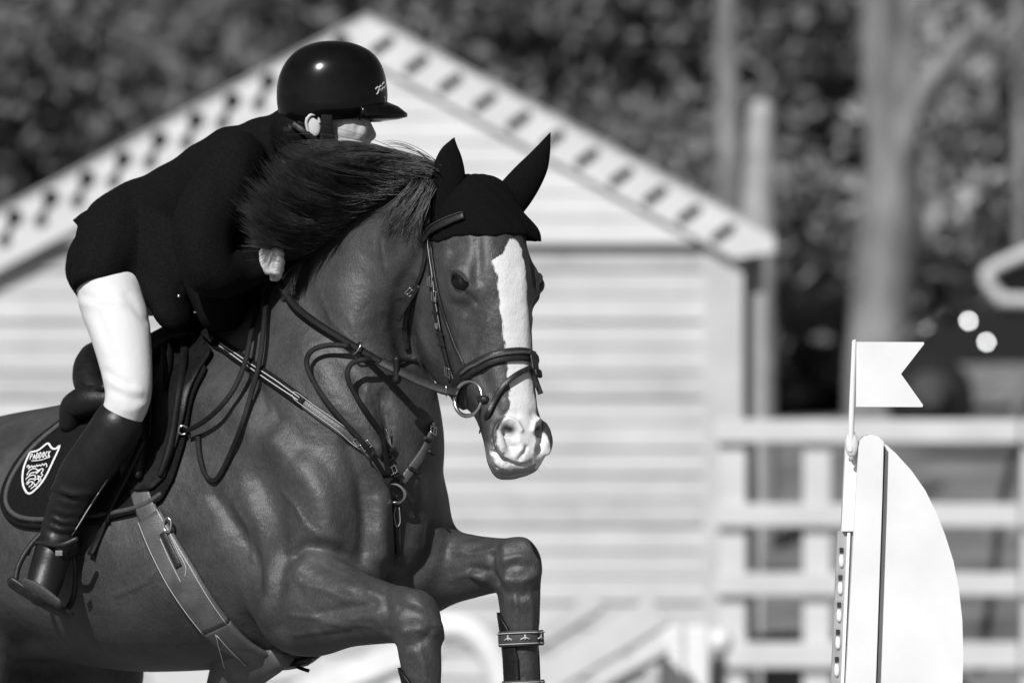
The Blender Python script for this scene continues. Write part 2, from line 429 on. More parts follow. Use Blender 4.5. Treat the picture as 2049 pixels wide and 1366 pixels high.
# --- near forearm and knee
ST([(640, 1225), (700, 1215), (750, 1205)], .011, -.006); ST([(650, 1250), (700, 1240), (752, 1232)], .012, .005)
ST([(620, 1180), (690, 1180), (760, 1188)], .016, .004)
ST([(768, 1180), (775, 1220), (772, 1258)], .011, -.007)
ST([(800, 1178), (835, 1205), (868, 1245)], .018, .006); ST([(862, 1262), (845, 1282), (820, 1290)], .010, -.005)
ST([(878, 1255), (882, 1275)], .014, .008); ST([(800, 1240), (808, 1262)], .014, .004)
ST([(830, 1305), (850, 1330), (855, 1366)], .010, .003)
# --- far forearm and knee
ST([(930, 1090), (975, 1080), (1010, 1085)], .016, .004); ST([(985, 1110), (985, 1140), (996, 1165)], .008, -.008)
ST([(1010, 1095), (1012, 1140), (1018, 1180)], .010, .004); ST([(1055, 1085), (1075, 1110), (1080, 1140)], .014, .004)
ST([(1005, 1140), (1030, 1130), (1060, 1135)], .007, -.004); ST([(1010, 1160), (1045, 1163), (1070, 1150)], .008, .005)
ST([(1015, 1185), (1045, 1190), (1075, 1180)], .010, -.005); ST([(950, 1150), (968, 1158)], .010, .008); ST([(940, 1135), (975, 1140)], .007, -.005)
# --- veins and small unevenness
ST([(700, 640), (720, 700), (735, 760), (742, 800)], .006, .0025)
ST([(655, 1130), (700, 1150), (740, 1185)], .005, .0025); ST([(590, 1270), (640, 1262), (700, 1255)], .006, .0025)
ST([(910, 700), (930, 730), (955, 745)], .004, .0022); ST([(975, 640), (960, 700), (965, 740)], .004, .002)
# skin folds at the base of the neck, tendons and veins
for k_ in range(5): ST([(742 + 9 * k_, 782 + 4 * k_), (736 + 10 * k_, 815), (742 + 10 * k_, 850), (752 + 8 * k_, 885)], .0042, -.0042)
for k_ in range(4): ST([(455 + 22 * k_, 700 + 26 * k_), (470 + 24 * k_, 735 + 24 * k_), (478 + 26 * k_, 775 + 22 * k_)], .008, -.0028)
for l in ([(560, 980), (590, 1010), (610, 1050), (640, 1075)], [(600, 1165), (650, 1180), (690, 1200), (735, 1205)], [(580, 1230), (630, 1235), (690, 1250), (740, 1250)], [(470, 1010), (500, 1060), (505, 1120)], [(330, 1120), (300, 1160), (270, 1175), (230, 1190)],
          [(905, 1100), (940, 1108), (985, 1100)], [(900, 1160), (930, 1150), (960, 1150)], [(1030, 1190), (1034, 1225), (1032, 1260)], [(1062, 1185), (1065, 1220), (1064, 1260)], [(840, 1290), (846, 1320), (850, 1360)], [(640, 590), (660, 640), (700, 680), (720, 720)], [(760, 480), (770, 540), (800, 600)], [(820, 1000), (850, 1040), (850, 1090)]): ST(l, .0055, .0030)
ST([(1010, 1120), (1040, 1112), (1075, 1120)], .007, .004); ST([(800, 1215), (830, 1222), (862, 1240)], .007, -.004); ST([(812, 1262), (840, 1258), (866, 1268)], .007, .004)
ST([(350, 1090), (420, 1160), (480, 1230)], .05, -.006); ST([(200, 1080), (260, 1120), (320, 1200)], .06, .006)
D = D_face + D * 1.08
# D holds displacements along the normal
set_co(horse_me, co + no * D[:, None])
co = get_co(horse_me); no = get_no(horse_me)
# --- markings that belong to the coat: white blaze, pinkish grey lips; nostril hollow painted dark for its shade
hc = to_head(co)
lft = to_head(hits([(1020, 478), (1014, 492), (1004, 508), (986, 520), (987, 530), (996, 556), (1000, 600), (1006, 660), (1013, 720), (1019, 770), (1021, 810), (1012, 834), (992, 862), (986, 900)]))
rgt = to_head(hits([(1032, 479), (1043, 498), (1050, 535), (1053, 580), (1058, 640), (1063, 690)]))
s_l, r_l = lft[:, 0], lft[:, 2]; s_r, r_r = list(rgt[:, 0]), list(rgt[:, 2])
o_l = np.argsort(s_l); s_l, r_l = s_l[o_l], r_l[o_l]
for ss_ in (.44, .50, .54, .57, .60): s_r.append(ss_); r_r.append({.44: -.034, .50: -.037, .54: -.042, .57: -.060, .60: -.066}[ss_])
o_r = np.argsort(s_r); s_r, r_r = np.array(s_r)[o_r], np.array(r_r)[o_r]
rng = np.random.RandomState(3)
def hair_noise(c, f):
    return sum(np.sin(c @ (rng.randn(3) * f * k) + rng.rand() * 6.28) / k for k in (1, 1.7, 2.9, 4.3)) / 2
rl = np.interp(hc[:, 0], s_l, r_l); rr_ = np.interp(hc[:, 0], s_r, r_r)
front = (no @ hn) + .1
sd = np.minimum.reduce([rl - hc[:, 2], hc[:, 2] - rr_, (hc[:, 0] - s_l[0]), (.640 - hc[:, 0]), front * .1]) + .0024 * hair_noise(hc, 75) - .006 * sstep(hc[:, 0], .575, .63) * (1 + 1.2 * hair_noise(hc, 130))
sd = np.where((hc[:, 1] > -.14) & (np.abs(hc[:, 2]) < .1), sd, -1)
blaze = np.clip(.5 + sd / .03, 0, 1)
lip = sstep(hc[:, 0] - .4 * (hc[:, 1] + .06), .575, .61) * (hc[:, 0] < .9) * (np.abs(hc[:, 2]) < .09) * (hc[:, 1] > -.2)
lip *= np.clip(.7 + .35 * hair_noise(hc, 70), .3, 1)
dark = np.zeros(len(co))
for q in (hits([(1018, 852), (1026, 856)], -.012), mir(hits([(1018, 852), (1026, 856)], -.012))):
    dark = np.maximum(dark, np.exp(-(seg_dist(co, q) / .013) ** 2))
lidd = np.exp(-(seg_dist(co, arc(0, 360, .025, .0150, 16)) / .0085) ** 2)
lidd = np.maximum(lidd, np.exp(-(seg_dist(co, mir(arc(0, 360, .026, .0165, 16))) / .0065) ** 2))
legd = 1 - sstep(co[:, 2], .2, .55)
ca = horse_me.color_attributes.new('marks', 'FLOAT_COLOR', 'POINT')
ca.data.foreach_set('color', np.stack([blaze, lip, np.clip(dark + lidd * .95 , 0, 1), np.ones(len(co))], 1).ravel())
horse_me.polygons.foreach_set('use_smooth', [True] * len(horse_me.polygons))
HB = bvh_of(horse_me)
# ------------------------------------------------------------------ coat material
def coat_mat():
    m = mat('coat', .075, .46, .38); nt = m.node_tree; b = nt.nodes['Principled BSDF']; L = nt.links.new
    tc = nt.nodes.new('ShaderNodeTexCoord'); at = nt.nodes.new('ShaderNodeAttribute'); at.attribute_name = 'marks'
    sep = nt.nodes.new('ShaderNodeSeparateColor'); L(at.outputs['Color'], sep.inputs[0])
    n1 = nt.nodes.new('ShaderNodeTexNoise'); n1.inputs['Scale'].default_value = 9; n1.inputs['Detail'].default_value = 8; n1.inputs['Roughness'].default_value = .65
    L(tc.outputs['Object'], n1.inputs['Vector'])
    mr = nt.nodes.new('ShaderNodeMapRange'); mr.inputs[1].default_value = .3; mr.inputs[2].default_value = .7; mr.inputs[3].default_value = .025; mr.inputs[4].default_value = .060
    L(n1.outputs[0], mr.inputs[0])
    def mx(a, bv, fac):
        k = nt.nodes.new('ShaderNodeMix'); k.data_type = 'FLOAT'; L(fac, k.inputs[0])
        if hasattr(a, 'node'): L(a, k.inputs[2])
        else: k.inputs[2].default_value = a
        if hasattr(bv, 'node'): L(bv, k.inputs[3])
        else: k.inputs[3].default_value = bv
        return k.outputs[0]
    hs = nt.nodes.new('ShaderNodeMapping'); hs.inputs['Scale'].default_value = (1.0, 1.0, .16); L(tc.outputs['Object'], hs.inputs[0])
    hn_ = nt.nodes.new('ShaderNodeTexNoise'); hn_.inputs['Scale'].default_value = 520; hn_.inputs['Detail'].default_value = 3; L(hs.outputs[0], hn_.inputs['Vector'])
    hm = nt.nodes.new('ShaderNodeMapRange'); hm.inputs[1].default_value = .3; hm.inputs[2].default_value = .7; hm.inputs[3].default_value = .7; hm.inputs[4].default_value = 1.3; L(hn_.outputs[0], hm.inputs[0])
    mul = nt.nodes.new('ShaderNodeMath'); mul.operation = 'MULTIPLY'; L(mr.outputs[0], mul.inputs[0]); L(hm.outputs[0], mul.inputs[1])
    hz = nt.nodes.new('ShaderNodeTexNoise'); hz.inputs['Scale'].default_value = 420; hz.inputs['Detail'].default_value = 2; L(hs.outputs[0], hz.inputs['Vector'])
    ad = nt.nodes.new('ShaderNodeMath'); ad.operation = 'MULTIPLY_ADD'; L(hz.outputs[0], ad.inputs[0]); ad.inputs[1].default_value = .34; L(sep.outputs[0], ad.inputs[2])
    bz = nt.nodes.new('ShaderNodeMapRange'); bz.interpolation_type = 'SMOOTHSTEP'; bz.inputs[1].default_value = .58; bz.inputs[2].default_value = .76; L(ad.outputs[0], bz.inputs[0])
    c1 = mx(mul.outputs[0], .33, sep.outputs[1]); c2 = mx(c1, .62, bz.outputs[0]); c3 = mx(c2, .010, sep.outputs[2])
    L(c3, b.inputs['Base Color'])
    rr = mx(.46, .66, bz.outputs[0]); L(mx(rr, .62, sep.outputs[1]), b.inputs['Roughness'])
    n2 = nt.nodes.new('ShaderNodeTexNoise'); n2.inputs['Scale'].default_value = 38; n2.inputs['Detail'].default_value = 6; L(tc.outputs['Object'], n2.inputs['Vector'])
    b1 = nt.nodes.new('ShaderNodeBump'); b1.inputs['Strength'].default_value = .24; b1.inputs['Distance'].default_value = .012; L(n2.outputs[0], b1.inputs['Height'])
    b2 = nt.nodes.new('ShaderNodeBump'); b2.inputs['Strength'].default_value = .7; b2.inputs['Distance'].default_value = .0012; L(hn_.outputs[0], b2.inputs['Height']); L(b1.outputs[0], b2.inputs['Normal'])
    L(b2.outputs[0], b.inputs['Normal'])
    return m
M = {}
M['coat'] = coat_mat()
M['eye'] = mat('eye_black', .004, .05, .4)
M['hoof'] = mat('hoof', .05, .4, var=.4, vscale=30)
horse = thing('horse', 'dark glossy horse with a white blaze, forelegs folded, carrying the rider over the jump', 'horse')
horse_body = link('body', horse_me, M['coat'], horse)
eyb = EYE - EYN * .0163
def eyeball(c, nrm, u, v):
    m_ = MB(); m_.ell(c, (u * .0275, v * .0190, nrm * .0205), 28, 18); return m_.build('eye', M['eye'], horse)
eyeball(eyb, EYN, eu, ev)
fn = mir(EYE + EYN) - mir(EYE); fu = mir(EYE + eu) - mir(EYE); fv = mir(EYE + ev) - mir(EYE)
eyeball(mir(EYE) - fn * .0163, fn, fu, fv)
for ho, ax in ((HNH, None), (HFH, None), (NHO, NHO - NFE), (FHO, FHO - FFE)):
    m_ = MB()
    if ax is None: m_.tube([ho + (0, 0, .03), ho - FW * 0 + (0, 0, -.02) + FW * .015, ho + FW * .03 + (0, 0, -.073)], [.050, .058, .070], side=RT, m=3, round_ends=False)
    else:
        a = norm(ax); m_.tube([ho - a * .02, ho + a * .03, ho + a * .085], [.048, .056, .066], side=RT, m=3, round_ends=False)
    m_.build('hoof', M['hoof'], horse)
# ------------------------------------------------------------------ tack materials
M['leather'] = mat('black_leather', .008, .45, .28, var=.4, vscale=60, bump=.25, bscale=240)
M['brown'] = mat('girth_leather', .075, .42, .5, var=.3, vscale=25, bump=.35, bscale=300)
M['strap'] = mat('strap_leather', .016, .40, .38, var=.35, vscale=80, bump=.2, bscale=300)
M['black_strap'] = mat('black_strap', .006, .6, .15, var=.4, vscale=80, bump=.2, bscale=300)
M['knit'] = mat('bonnet_knit', .004, .95, .1, var=.5, vscale=300, bump=.6, bscale=700)
M['felt'] = mat('pad_felt', .009, .95, .1, var=.35, vscale=220, bump=.8, bscale=420)
M['trim'] = mat('pad_trim', .05, .6, .3, var=.2, vscale=120, bump=.3, bscale=500)
M['steel'] = mat('steel', .62, .22, .5, metal=1, var=.1, vscale=60)
M['thread'] = mat('pale_thread', .45, .7, .3)
M['white_embroidery'] = mat('white_embroidery', .72, .7, .3, bump=.4, bscale=500)
def smooth_rows(a, k=2):
    for _ in range(k):
        b = a.copy(); b[1:-1] = (a[:-2] + 2 * a[1:-1] + a[2:]) / 4; a = b
    return a
def surf_line(pxs, off, m=6, sm=3):
    """line laid on the horse through photo pixels: points and normals"""
    q = catmull(np.array(pxs, float), m); ps = []; ns = []
    for x, y in q:
        p_, n_ = hitn(x, y); ps.append(p_ + n_ * off); ns.append(n_)
    return smooth_rows(np.array(ps), sm), smooth_rows(np.array(ns), sm + 3)
def strap(name, pxs, w, th, mat_, parent, off=.003, m=6, taper=None, extra0=None, extra1=None):
    ps, ns = surf_line(pxs, off + th / 2, m)
    if extra1 is not None:
        e = np.array(extra1); ps = np.vstack([ps, catmull(np.vstack([ps[-1:], e]), 4)[1:]]); ns = np.vstack([ns, np.repeat(ns[-1:], len(ps) - len(ns), 0)])
    if extra0 is not None:
        e = np.array(extra0); q = catmull(np.vstack([e, ps[:1]]), 4)[:-1]; ps = np.vstack([q, ps]); ns = np.vstack([np.repeat(ns[:1], len(q), 0), ns])
    tp = None if taper is None else np.interp(np.linspace(0, 1, len(ps)), np.linspace(0, 1, len(taper)), taper)
    mb = MB(); mb.ribbon(ps, ns, w, th, taper=tp); return mb.build(name, mat_, parent)
def free_line(l, m=6):
    """hanging line: photo pixel and gap in front of the horse there"""
    raw = np.array([P(x, y, hit(x, y)[1] - g) for x, y, g in l]); return catmull(raw, m)
CN = norm((-.15, -1, .25))
def hang(name, l, w, th, mat_, parent, m=6, nrm=None):
    p = smooth_rows(free_line(l, m), 4); mb = MB(); mb.ribbon(p, np.repeat((CN if nrm is None else np.asarray(nrm))[None], len(p), 0), w, th); return mb.build(name, mat_, parent)
def stitch(pxs, parent, off, r=.0008, mat_=None, m=6, name='stitching'):
    ps, ns = surf_line(pxs, off, m); mb = MB(); mb.tube(ps, r, n=5, m=1, round_ends=False); return mb.build(name, mat_ or M['thread'], parent)
def ring_obj(name, c, e1, e2, r1, r2, tr, mat_, parent, n=28, arc0=0, arc1=360):
    closed = arc1 - arc0 >= 360; th = np.radians(np.linspace(arc0, arc1, n, endpoint=not closed))
    pts = np.array([np.asarray(c) + e1 * r1 * math.cos(a) + e2 * r2 * math.sin(a) for a in th])
    nn = norm(np.cross(e1, e2)); rings = []
    for i in range(n):
        tdir = norm(-e1 * r1 * math.sin(th[i]) + e2 * r2 * math.cos(th[i])); o_ = np.cross(tdir, nn)
        ph = np.linspace(0, 2 * math.pi, 8, endpoint=False)
        rings.append(pts[i] + np.outer(np.cos(ph) * tr, o_) + np.outer(np.sin(ph) * tr, nn))
    mb = MB(); mb.loft(rings, cap=not closed, closed=closed); return mb.build(name, mat_, parent)
def buckle(px, py, ang, parent, off=.008, w=.016, h=.022, tr=.0018, p=None, n=None):
    """square wire buckle with its tongue"""
    if p is None: p, n = hitn(px, py)
    p = p + n * off; a = math.radians(ang)
    d = np.array((math.cos(a), 0, math.sin(a))); d = norm(d - n * d.dot(n)); e = np.cross(n, d)
    c = [p + d * sx * h / 2 + e * sy * w / 2 for sx, sy in ((-1, -1), (1, -1), (1, 1), (-1, 1), (-1, -1))]
    mb = MB()
    for q0, q1 in zip(c[:-1], c[1:]): mb.tube([q0, q1], tr, n=6, m=1)
    mb.tube([p - d * h * .55, p + d * h * .5 + n * .001], tr * .8, n=6, m=1)
    return mb.build('buckle', M['steel'], parent)
def keeper(px, py, ang, parent, off=.007, w=.020, h=.008, t=.004, mat_=None, p=None, n=None):
    if p is None: p, n = hitn(px, py)
    a = math.radians(ang); d = np.array((math.cos(a), 0, math.sin(a))); d = norm(d - n * d.dot(n)); e = np.cross(n, d)
    mb = MB(); mb.box(p + n * off, h, w, t, np.stack([d, e, n], 1)); return mb.build('keeper', mat_ or M['strap'], parent, bevel=.001)

# ------------------------------------------------------------------ bridle
bridle = thing('bridle', 'dark leather bridle with padded noseband, ring bit and braided reins on the horse', 'bridle')
RW = .016
strap('cheekpiece', [(866, 392), (859, 430), (858, 480), (866, 540), (873, 600), (881, 655), (893, 705), (906, 748), (918, 775)], .015, .004, M['strap'], bridle, .004)
strap('noseband_strap', [(864, 485), (874, 560), (888, 620), (906, 672), (922, 715), (934, 742)], .009, .003, M['strap'], bridle, .004)
strap('throat_lash', [(856, 478), (852, 530), (840, 565), (826, 590), (815, 625), (810, 665), (815, 700)], .012, .004, M['strap'], bridle, .004)
hang('strap_end', [(838, 572, .010), (822, 596, .016), (805, 622, .022), (796, 640, .02)], .012, .003, M['strap'], bridle)
strap('browband', [(846, 478), (862, 466), (888, 452), (912, 441), (932, 434)], .019, .006, M['strap'], bridle, .010)
stitch([(852, 470), (880, 450), (908, 437), (930, 430)], bridle, .0185, .0012, M['trim'], name='piping')
# noseband goes right round the nose
def head_band(name, s0, tilt, w, th, off, mat_, parent, a0=-180, a1=180, cn=-.10, n=48):
    c = K(s0, cn, 0); ps = []; ns = []
    for a in np.linspace(math.radians(a0), math.radians(a1), n):
        d = norm(hn * math.cos(a) + hr * math.sin(a) - hd * tilt * math.cos(a))
        loc, nn, i, dist = HB.ray_cast(Vector(c + d * .215), Vector(-d), .215)
        if loc is None: continue
        ps.append(A3(loc) + A3(nn) * (off + th / 2)); ns.append(A3(nn) * .4 + d * .6)
    ps = smooth_rows(np.array(ps), 3); ns = smooth_rows(np.array(ns), 4)
    mb = MB(); mb.ribbon(ps, ns, w, th); return mb.build(name, mat_, parent), ps, ns
_, nbp, nbn = head_band('noseband', .405, .12, .030, .009, .001, M['strap'], bridle)
head_band('noseband_piping', .403, .12, .007, .006, .008, M['trim'], bridle, -100, 100)
hang('flash_strap', [(1062, 735, .014), (1035, 748, .012), (1006, 772, .010), (986, 806, .009), (972, 836, .010), (960, 862, .004)], .012, .003, M['strap'], bridle)
hang('flash_strap', [(1064, 738, .014), (1070, 755, .010), (1076, 772, .006), (1082, 788, .002)], .012, .003, M['strap'], bridle)
p_, n_ = hitn(1060, 722)
mb = MB(); fx = norm(np.cross(n_, hd)); mb.box(p_ + n_ * .011, .028, .046, .007, np.stack([fx, hd, n_], 1)); mb.build('flash_loop', M['strap'], bridle, bevel=.004)
mb = MB(); mb.box(p_ + n_ * .015 + hd * .030, .026, .020, .012, np.stack([fx, hd, n_], 1)); mb.build('flash_tab', M['leather'], bridle, bevel=.005)
keeper(1077, 774, -60, bridle, .008)
for (x, y, a) in ((868, 563, 80), (876, 592, 70), (902, 742, 60)): buckle(x, y, a, bridle, .010)
buckle(822, 579, 50, bridle, .012, .014, .018)
for (x, y, a) in ((876, 625, 80), (884, 668, 75), (889, 690, 70), (859, 450, 90), (912, 772, 60)): keeper(x, y, a, bridle)
keeper(880, 650, 80, bridle, .010, .010, .014, .004, M['steel'])
stitch([(862, 440), (861, 480), (868, 530), (877, 600), (886, 660)], bridle, .0085, .0006)
# ring bit
BC = P(937, 797, hit(937, 790)[1] - .030)
be1 = norm(hd * .95 + hf * .1); be2 = norm(np.cross(be1, norm(-hr * -1)))
be2 = norm(np.array((.80, -.60, .0))); be2 = norm(be2 - be1 * be2.dot(be1))
ring_obj('bit_ring', BC, be1, be2, .039, .037, .0047, M['steel'], bridle, 36)
mb = MB(); mb.tube([BC + be2 * .030 + be1 * .012, BC + be2 * .046 + be1 * .022, K(.475, -.12, 0)], [.008, .009, .007]); mb.build('mouthpiece', M['strap'], bridle)
ring_obj('bit_ring', mir(BC), mir(BC + be1) - mir(BC), mir(BC + be2) - mir(BC), .037, .037, .0047, M['steel'], bridle, 36)
# reins
HAND = H(536, 528, .14)
ybit = BC[1]; yh = HAND[1]
def rein_pts(l): return catmull(np.array([P(x, y, min(hit(x, y)[1] - .012, ybit + (yh - ybit) * t_) if use else ybit + (yh - ybit) * t_) for x, y, t_, use in l]), 7)
rl_ = [(918, 784, 0, 0), (896, 782, .05, 0), (872, 775, .1, 0), (838, 762, .18, 0), (800, 743, .28, 0), (757, 721, .38, 1), (715, 696, .48, 1), (668, 668, .58, 1), (625, 640, .68, 1), (590, 612, .8, 1), (568, 582, .9, 1), (553, 550, 1, 1)]
rp = smooth_rows(rein_pts(rl_), 4)
mb = MB(); mb.ribbon(rp[:36], np.repeat(norm((-.2, -.8, .5))[None], 36, 0), .020, .005); rein = mb.build('rein', M['strap'], bridle)
mb = MB(); mb.ribbon(rp[34:], np.repeat(norm((-.2, -.8, .5))[None], len(rp) - 34, 0), .016, .007); mb.build('rein_grip', M['black_strap'], bridle)
mbk = MB()
for k in range(1, 30, 2):                                     # laced grip stops
    mbk.box(rp[k], .006, .008, .022, None)
q = rp[9]; ring_obj('keeper', rp[8], norm((0, 0, 1)), norm((0, -1, .1)), .013, .006, .0013, M['steel'], bridle, 16)
mb = MB(); mb.tube([rp[29] + (0, -.002, .022), rp[29] + (0, -.004, 0), rp[29] + (0, -.002, -.022)], [.010, .007, .010], n=10); mb.build('rein_stop', M['leather'], bridle)
RING1 = rp[42] + np.array((0, -.006, 0)); RING2 = rp[30] + np.array((0, -.006, 0))
# far rein: other side of the neck
fr_ = [mir(BC), H(985, 800, -.15), H(930, 786, -.17), H(896, 781, -.18), H(850, 768, -.20), H(800, 743, -.22), H(740, 690, -.22), H(640, 600, -.18), H(560, 540, -.10)]
fr_ = catmull(np.array(fr_), 6); mb = MB(); mb.ribbon(fr_, np.repeat((-RT)[None], len(fr_), 0), .018, .005); mb.build('rein', M['strap'], bridle)
# bight of the reins and the loose loops at the withers
hang('rein_bight', [(548, 556, .05), (533, 600, .06), (528, 650, .05), (520, 720, .04), (502, 790, .03), (484, 850, .02), (462, 905, .015), (440, 950, .012), (424, 962, .012), (408, 945, .012), (398, 905, .012), (396, 870, .012)], .0115, .0032, M['black_strap'], bridle)
hang('rein_bight', [(540, 556, .06), (520, 600, .06), (505, 650, .06), (492, 720, .06), (470, 775, .055), (440, 815, .05), (405, 845, .045), (372, 862, .04)], .0115, .0032, M['black_strap'], bridle)

# ------------------------------------------------------------------ ear bonnet
bonnet = thing('ear_bonnet', 'black knitted ear bonnet covering the ears and forehead of the horse', 'ear bonnet')
BCN = K(.075, -.105, 0)
def bonnet_cap():
    na, npz = 72, 22; rings = []
    for j in range(npz + 1):
        ring = []
        for i in range(na):
            a = -math.pi + 2 * math.pi * i / na; deg = math.degrees(a)
            pm = 111 if abs(deg) < 45 else np.interp(abs(deg), [45, 75, 100, 130, 180], [111, 107, 100, 45, 30])
            if deg < 0: pm += 2
            pm += 2.0 * math.sin(deg / 11.0)
            ph = math.radians(4 + (pm - 4) * j / npz)
            d = norm(-hd * math.cos(ph) + math.sin(ph) * (hn * math.cos(a) + hr * math.sin(a)))
            loc, nn, ii, dist = HB.ray_cast(Vector(BCN + d * .45), Vector(-d), .45)
            rr = np.linalg.norm(A3(loc) - BCN) if loc is not None else .12
            q = BCN + d * rr
            flare = math.exp(-((deg + 62) / 30) ** 2) * float(sstep(math.degrees(ph), 72, 104))
            q = q + d * (.0055 + .002 * math.sin(deg * .35 + j)) + (-hr * .030 + hn * .014) * flare
            ring.append(q)
        rings.append(np.array(ring))
    mb = MB(); mb.loft(rings, cap=False); mb.add(rings[0], [tuple(range(na))])
    me = mb.mesh('cap'); return me
cap = link('cap', bonnet_cap(), M['knit'], bonnet)
md = cap.modifiers.new('s', 'SOLIDIFY'); md.thickness = .004; md.offset = -1
md = cap.modifiers.new('ss', 'SUBSURF'); md.levels = 1; md.render_levels = 1
def bonnet_ear(cl, y0, dy, sd):
    pts = np.array([P(x, y, y0 + dy * k / (len(cl) - 1)) for k, (x, y, w, d) in enumerate(cl)]); rad = np.array([(w / 899.0, d) for x, y, w, d in cl])
    mb = MB(); mb.tube(pts, rad, n=18, side=sd, m=6); return mb.build('ear_cover', M['knit'], bonnet)
ye = K(.03, -.085, .065)[1]; yf = K(.03, -.085, -.065)[1]
bonnet_ear([(897, 440, 33, .030), (897, 400, 34.5, .030), (897, 368, 34.5, .027), (898, 335, 31, .020), (901, 305, 21, .012), (906, 284, 7, .005), (909, 276, 1, .002)], ye, -.02, (1, 0, .02))
bonnet_ear([(1012, 410, 37, .032), (1032, 386, 36, .030), (1053, 358, 32.5, .027), (1072, 330, 26, .021), (1086, 302, 16, .013), (1095, 280, 7, .006), (1101, 266, 1, .002)], yf, .02, (.8, 0, -.6))

# ------------------------------------------------------------------ breastplate with running martingale
bp = thing('breastplate', 'leather breastplate and martingale straps meeting at a ring on the horse\'s chest', 'breastplate')
RC, RN = hitn(791, 982); RC = RC + RN * .012
strap('shoulder_strap', [(330, 640), (362, 650), (400, 668), (440, 690)], .018, .005, M['leather'], bp, .020)
strap('shoulder_strap', [(436, 688), (500, 728), (560, 770), (612, 808)], .026, .006, M['black_strap'], bp, .005)
strap('shoulder_strap', [(600, 800), (650, 838), (700, 872), (735, 898), (760, 935), (776, 962)], .019, .005, M['brown'], bp, .005)
stitch([(448, 692), (500, 724), (560, 765), (605, 798)], bp, .0125, .0013); stitch([(446, 698), (500, 732), (556, 772), (602, 803)], bp, .0125, .0013)
stitch([(590, 788), (600, 788), (640, 818), (690, 852), (730, 884)], bp, .0115, .0007); stitch([(590, 792), (596, 803), (636, 832), (684, 866), (724, 896)], bp, .0115, .0007)
strap('shoulder_strap', [(806, 960), (828, 928), (850, 890), (864, 855)], .020, .005, M['brown'], bp, .005, extra1=[H(868, 815, -.20), H(820, 740, -.26), H(700, 690, -.27), H(560, 660, -.25)])
strap('chest_strap', [(792, 1000), (793, 1030), (795, 1075), (796, 1110)], .020, .005, M['strap'], bp, .005, taper=[1.3, 1, .8, .5])
stitch([(787, 1010), (788, 1040), (793, 1052), (798, 1040), (799, 1010)], bp, .012, .0008)
e1 = norm(UPZ - RN * RN[2]); e2 = np.cross(RN, e1)
ring_obj('ring', RC, e1, e2, .023, .024, .0045, M['steel'], bp, 32)
hang('martingale_fork', [(778, 955, .020), (770, 900, .020), (762, 866, .022), (735, 826, .03), (708, 785, .04), (694, 750, .05), (704, 726, .055), (735, 718, .055), (772, 722, .04)], .0115, .0032, M['black_strap'], bp)
hang('martingale_fork', [(772, 955, .018), (742, 905, .016), (705, 862, .016), (660, 812, .020), (628, 765, .028), (613, 728, .035), (622, 702, .04), (655, 690, .04), (700, 692, .03)], .0115, .0032, M['black_strap'], bp)
strap('neck_strap', [(770, 728), (800, 722), (840, 716)], .010, .003, M['strap'], bp, .006)
ring_obj('martingale_ring', RING1, norm((.5, 0, .86)), norm((.3, -.9, 0)), .016, .016, .0022, M['steel'], bp, 20)
for (x, y, a) in ((350, 646, 160), (735, 890, 130), (768, 868, 110), (780, 940, 120), (858, 862, 60), (722, 880, 135)): buckle(x, y, a, bp, .018 if x < 400 else .013, .020, .016)
for (x, y, a) in ((378, 658, 150), (388, 662, 150), (745, 908, 130), (775, 900, 105), (772, 918, 115), (855, 905, 60), (822, 940, 60), (848, 880, 60), (790, 945, 100)): keeper(x, y, a, bp, .012, .024, .007, .008)
# ------------------------------------------------------------------ girth, saddle cloth and saddle
girth = thing('girth', 'wide brown leather girth with stitched panels and belly guard under the horse', 'girth')
strap('billet', [(284, 975), (290, 1000), (302, 1030), (318, 1060)], .052, .007, M['brown'], girth, .008)
gl = [(305, 1035), (330, 1088), (365, 1150), (402, 1205), (436, 1248)]
gpan = strap('girth_panel', gl, .082, .011, M['brown'], girth, .008, taper=[.78, .9, 1, 1, 1])
gp2 = strap('girth_panel', [(436, 1248), (470, 1280), (515, 1306), (560, 1322), (600, 1332)], .082, .011, M['brown'], girth, .007, taper=[1, .9, .75, .62, .55], extra1=mirb(hits([(600, 1332), (540, 1318), (470, 1280), (436, 1248), (402, 1205), (330, 1088), (300, 1010)], .008)))
for side_, nm in ((-1, 0), (1, 0)):
    ps, ns = surf_line(gl, .0205, 6); T = np.gradient(ps, axis=0); T /= np.linalg.norm(T, axis=1)[:, None]
    bb = np.cross(T, ns); bb /= np.linalg.norm(bb, axis=1)[:, None]
    tp = np.interp(np.linspace(0, 1, len(ps)), np.linspace(0, 1, 5), [.78, .9, 1, 1, 1])
    mb = MB(); mb.tube(ps + bb * side_ * (.035 * tp)[:, None], .0009, n=5, m=1, round_ends=False); mb.build('stitching', M['thread'], gpan)
    sl_ = [(338 + side_ * 11, 1068 + 0), (352 + side_ * 11, 1100), (368 + side_ * 11, 1132), (372 + side_ * 4, 1152)]
    stitch([(x + 2, y + (10 if side_ < 0 else 0)) for x, y in sl_], gpan, .0205, .0009)
mb = MB(); gps, gns = surf_line([(334, 1066), (350, 1100), (366, 1134)], .0195, 5); mb.ribbon(gps, gns, .017, .004); mb.build('girth_slot', M['strap'], gpan)
p_, n_ = hitn(346, 1050); e1 = norm(UPZ - n_ * n_[2]); ring_obj('ring', p_ + n_ * .022, e1, np.cross(n_, e1), .016, .010, .003, M['steel'], girth, 20)
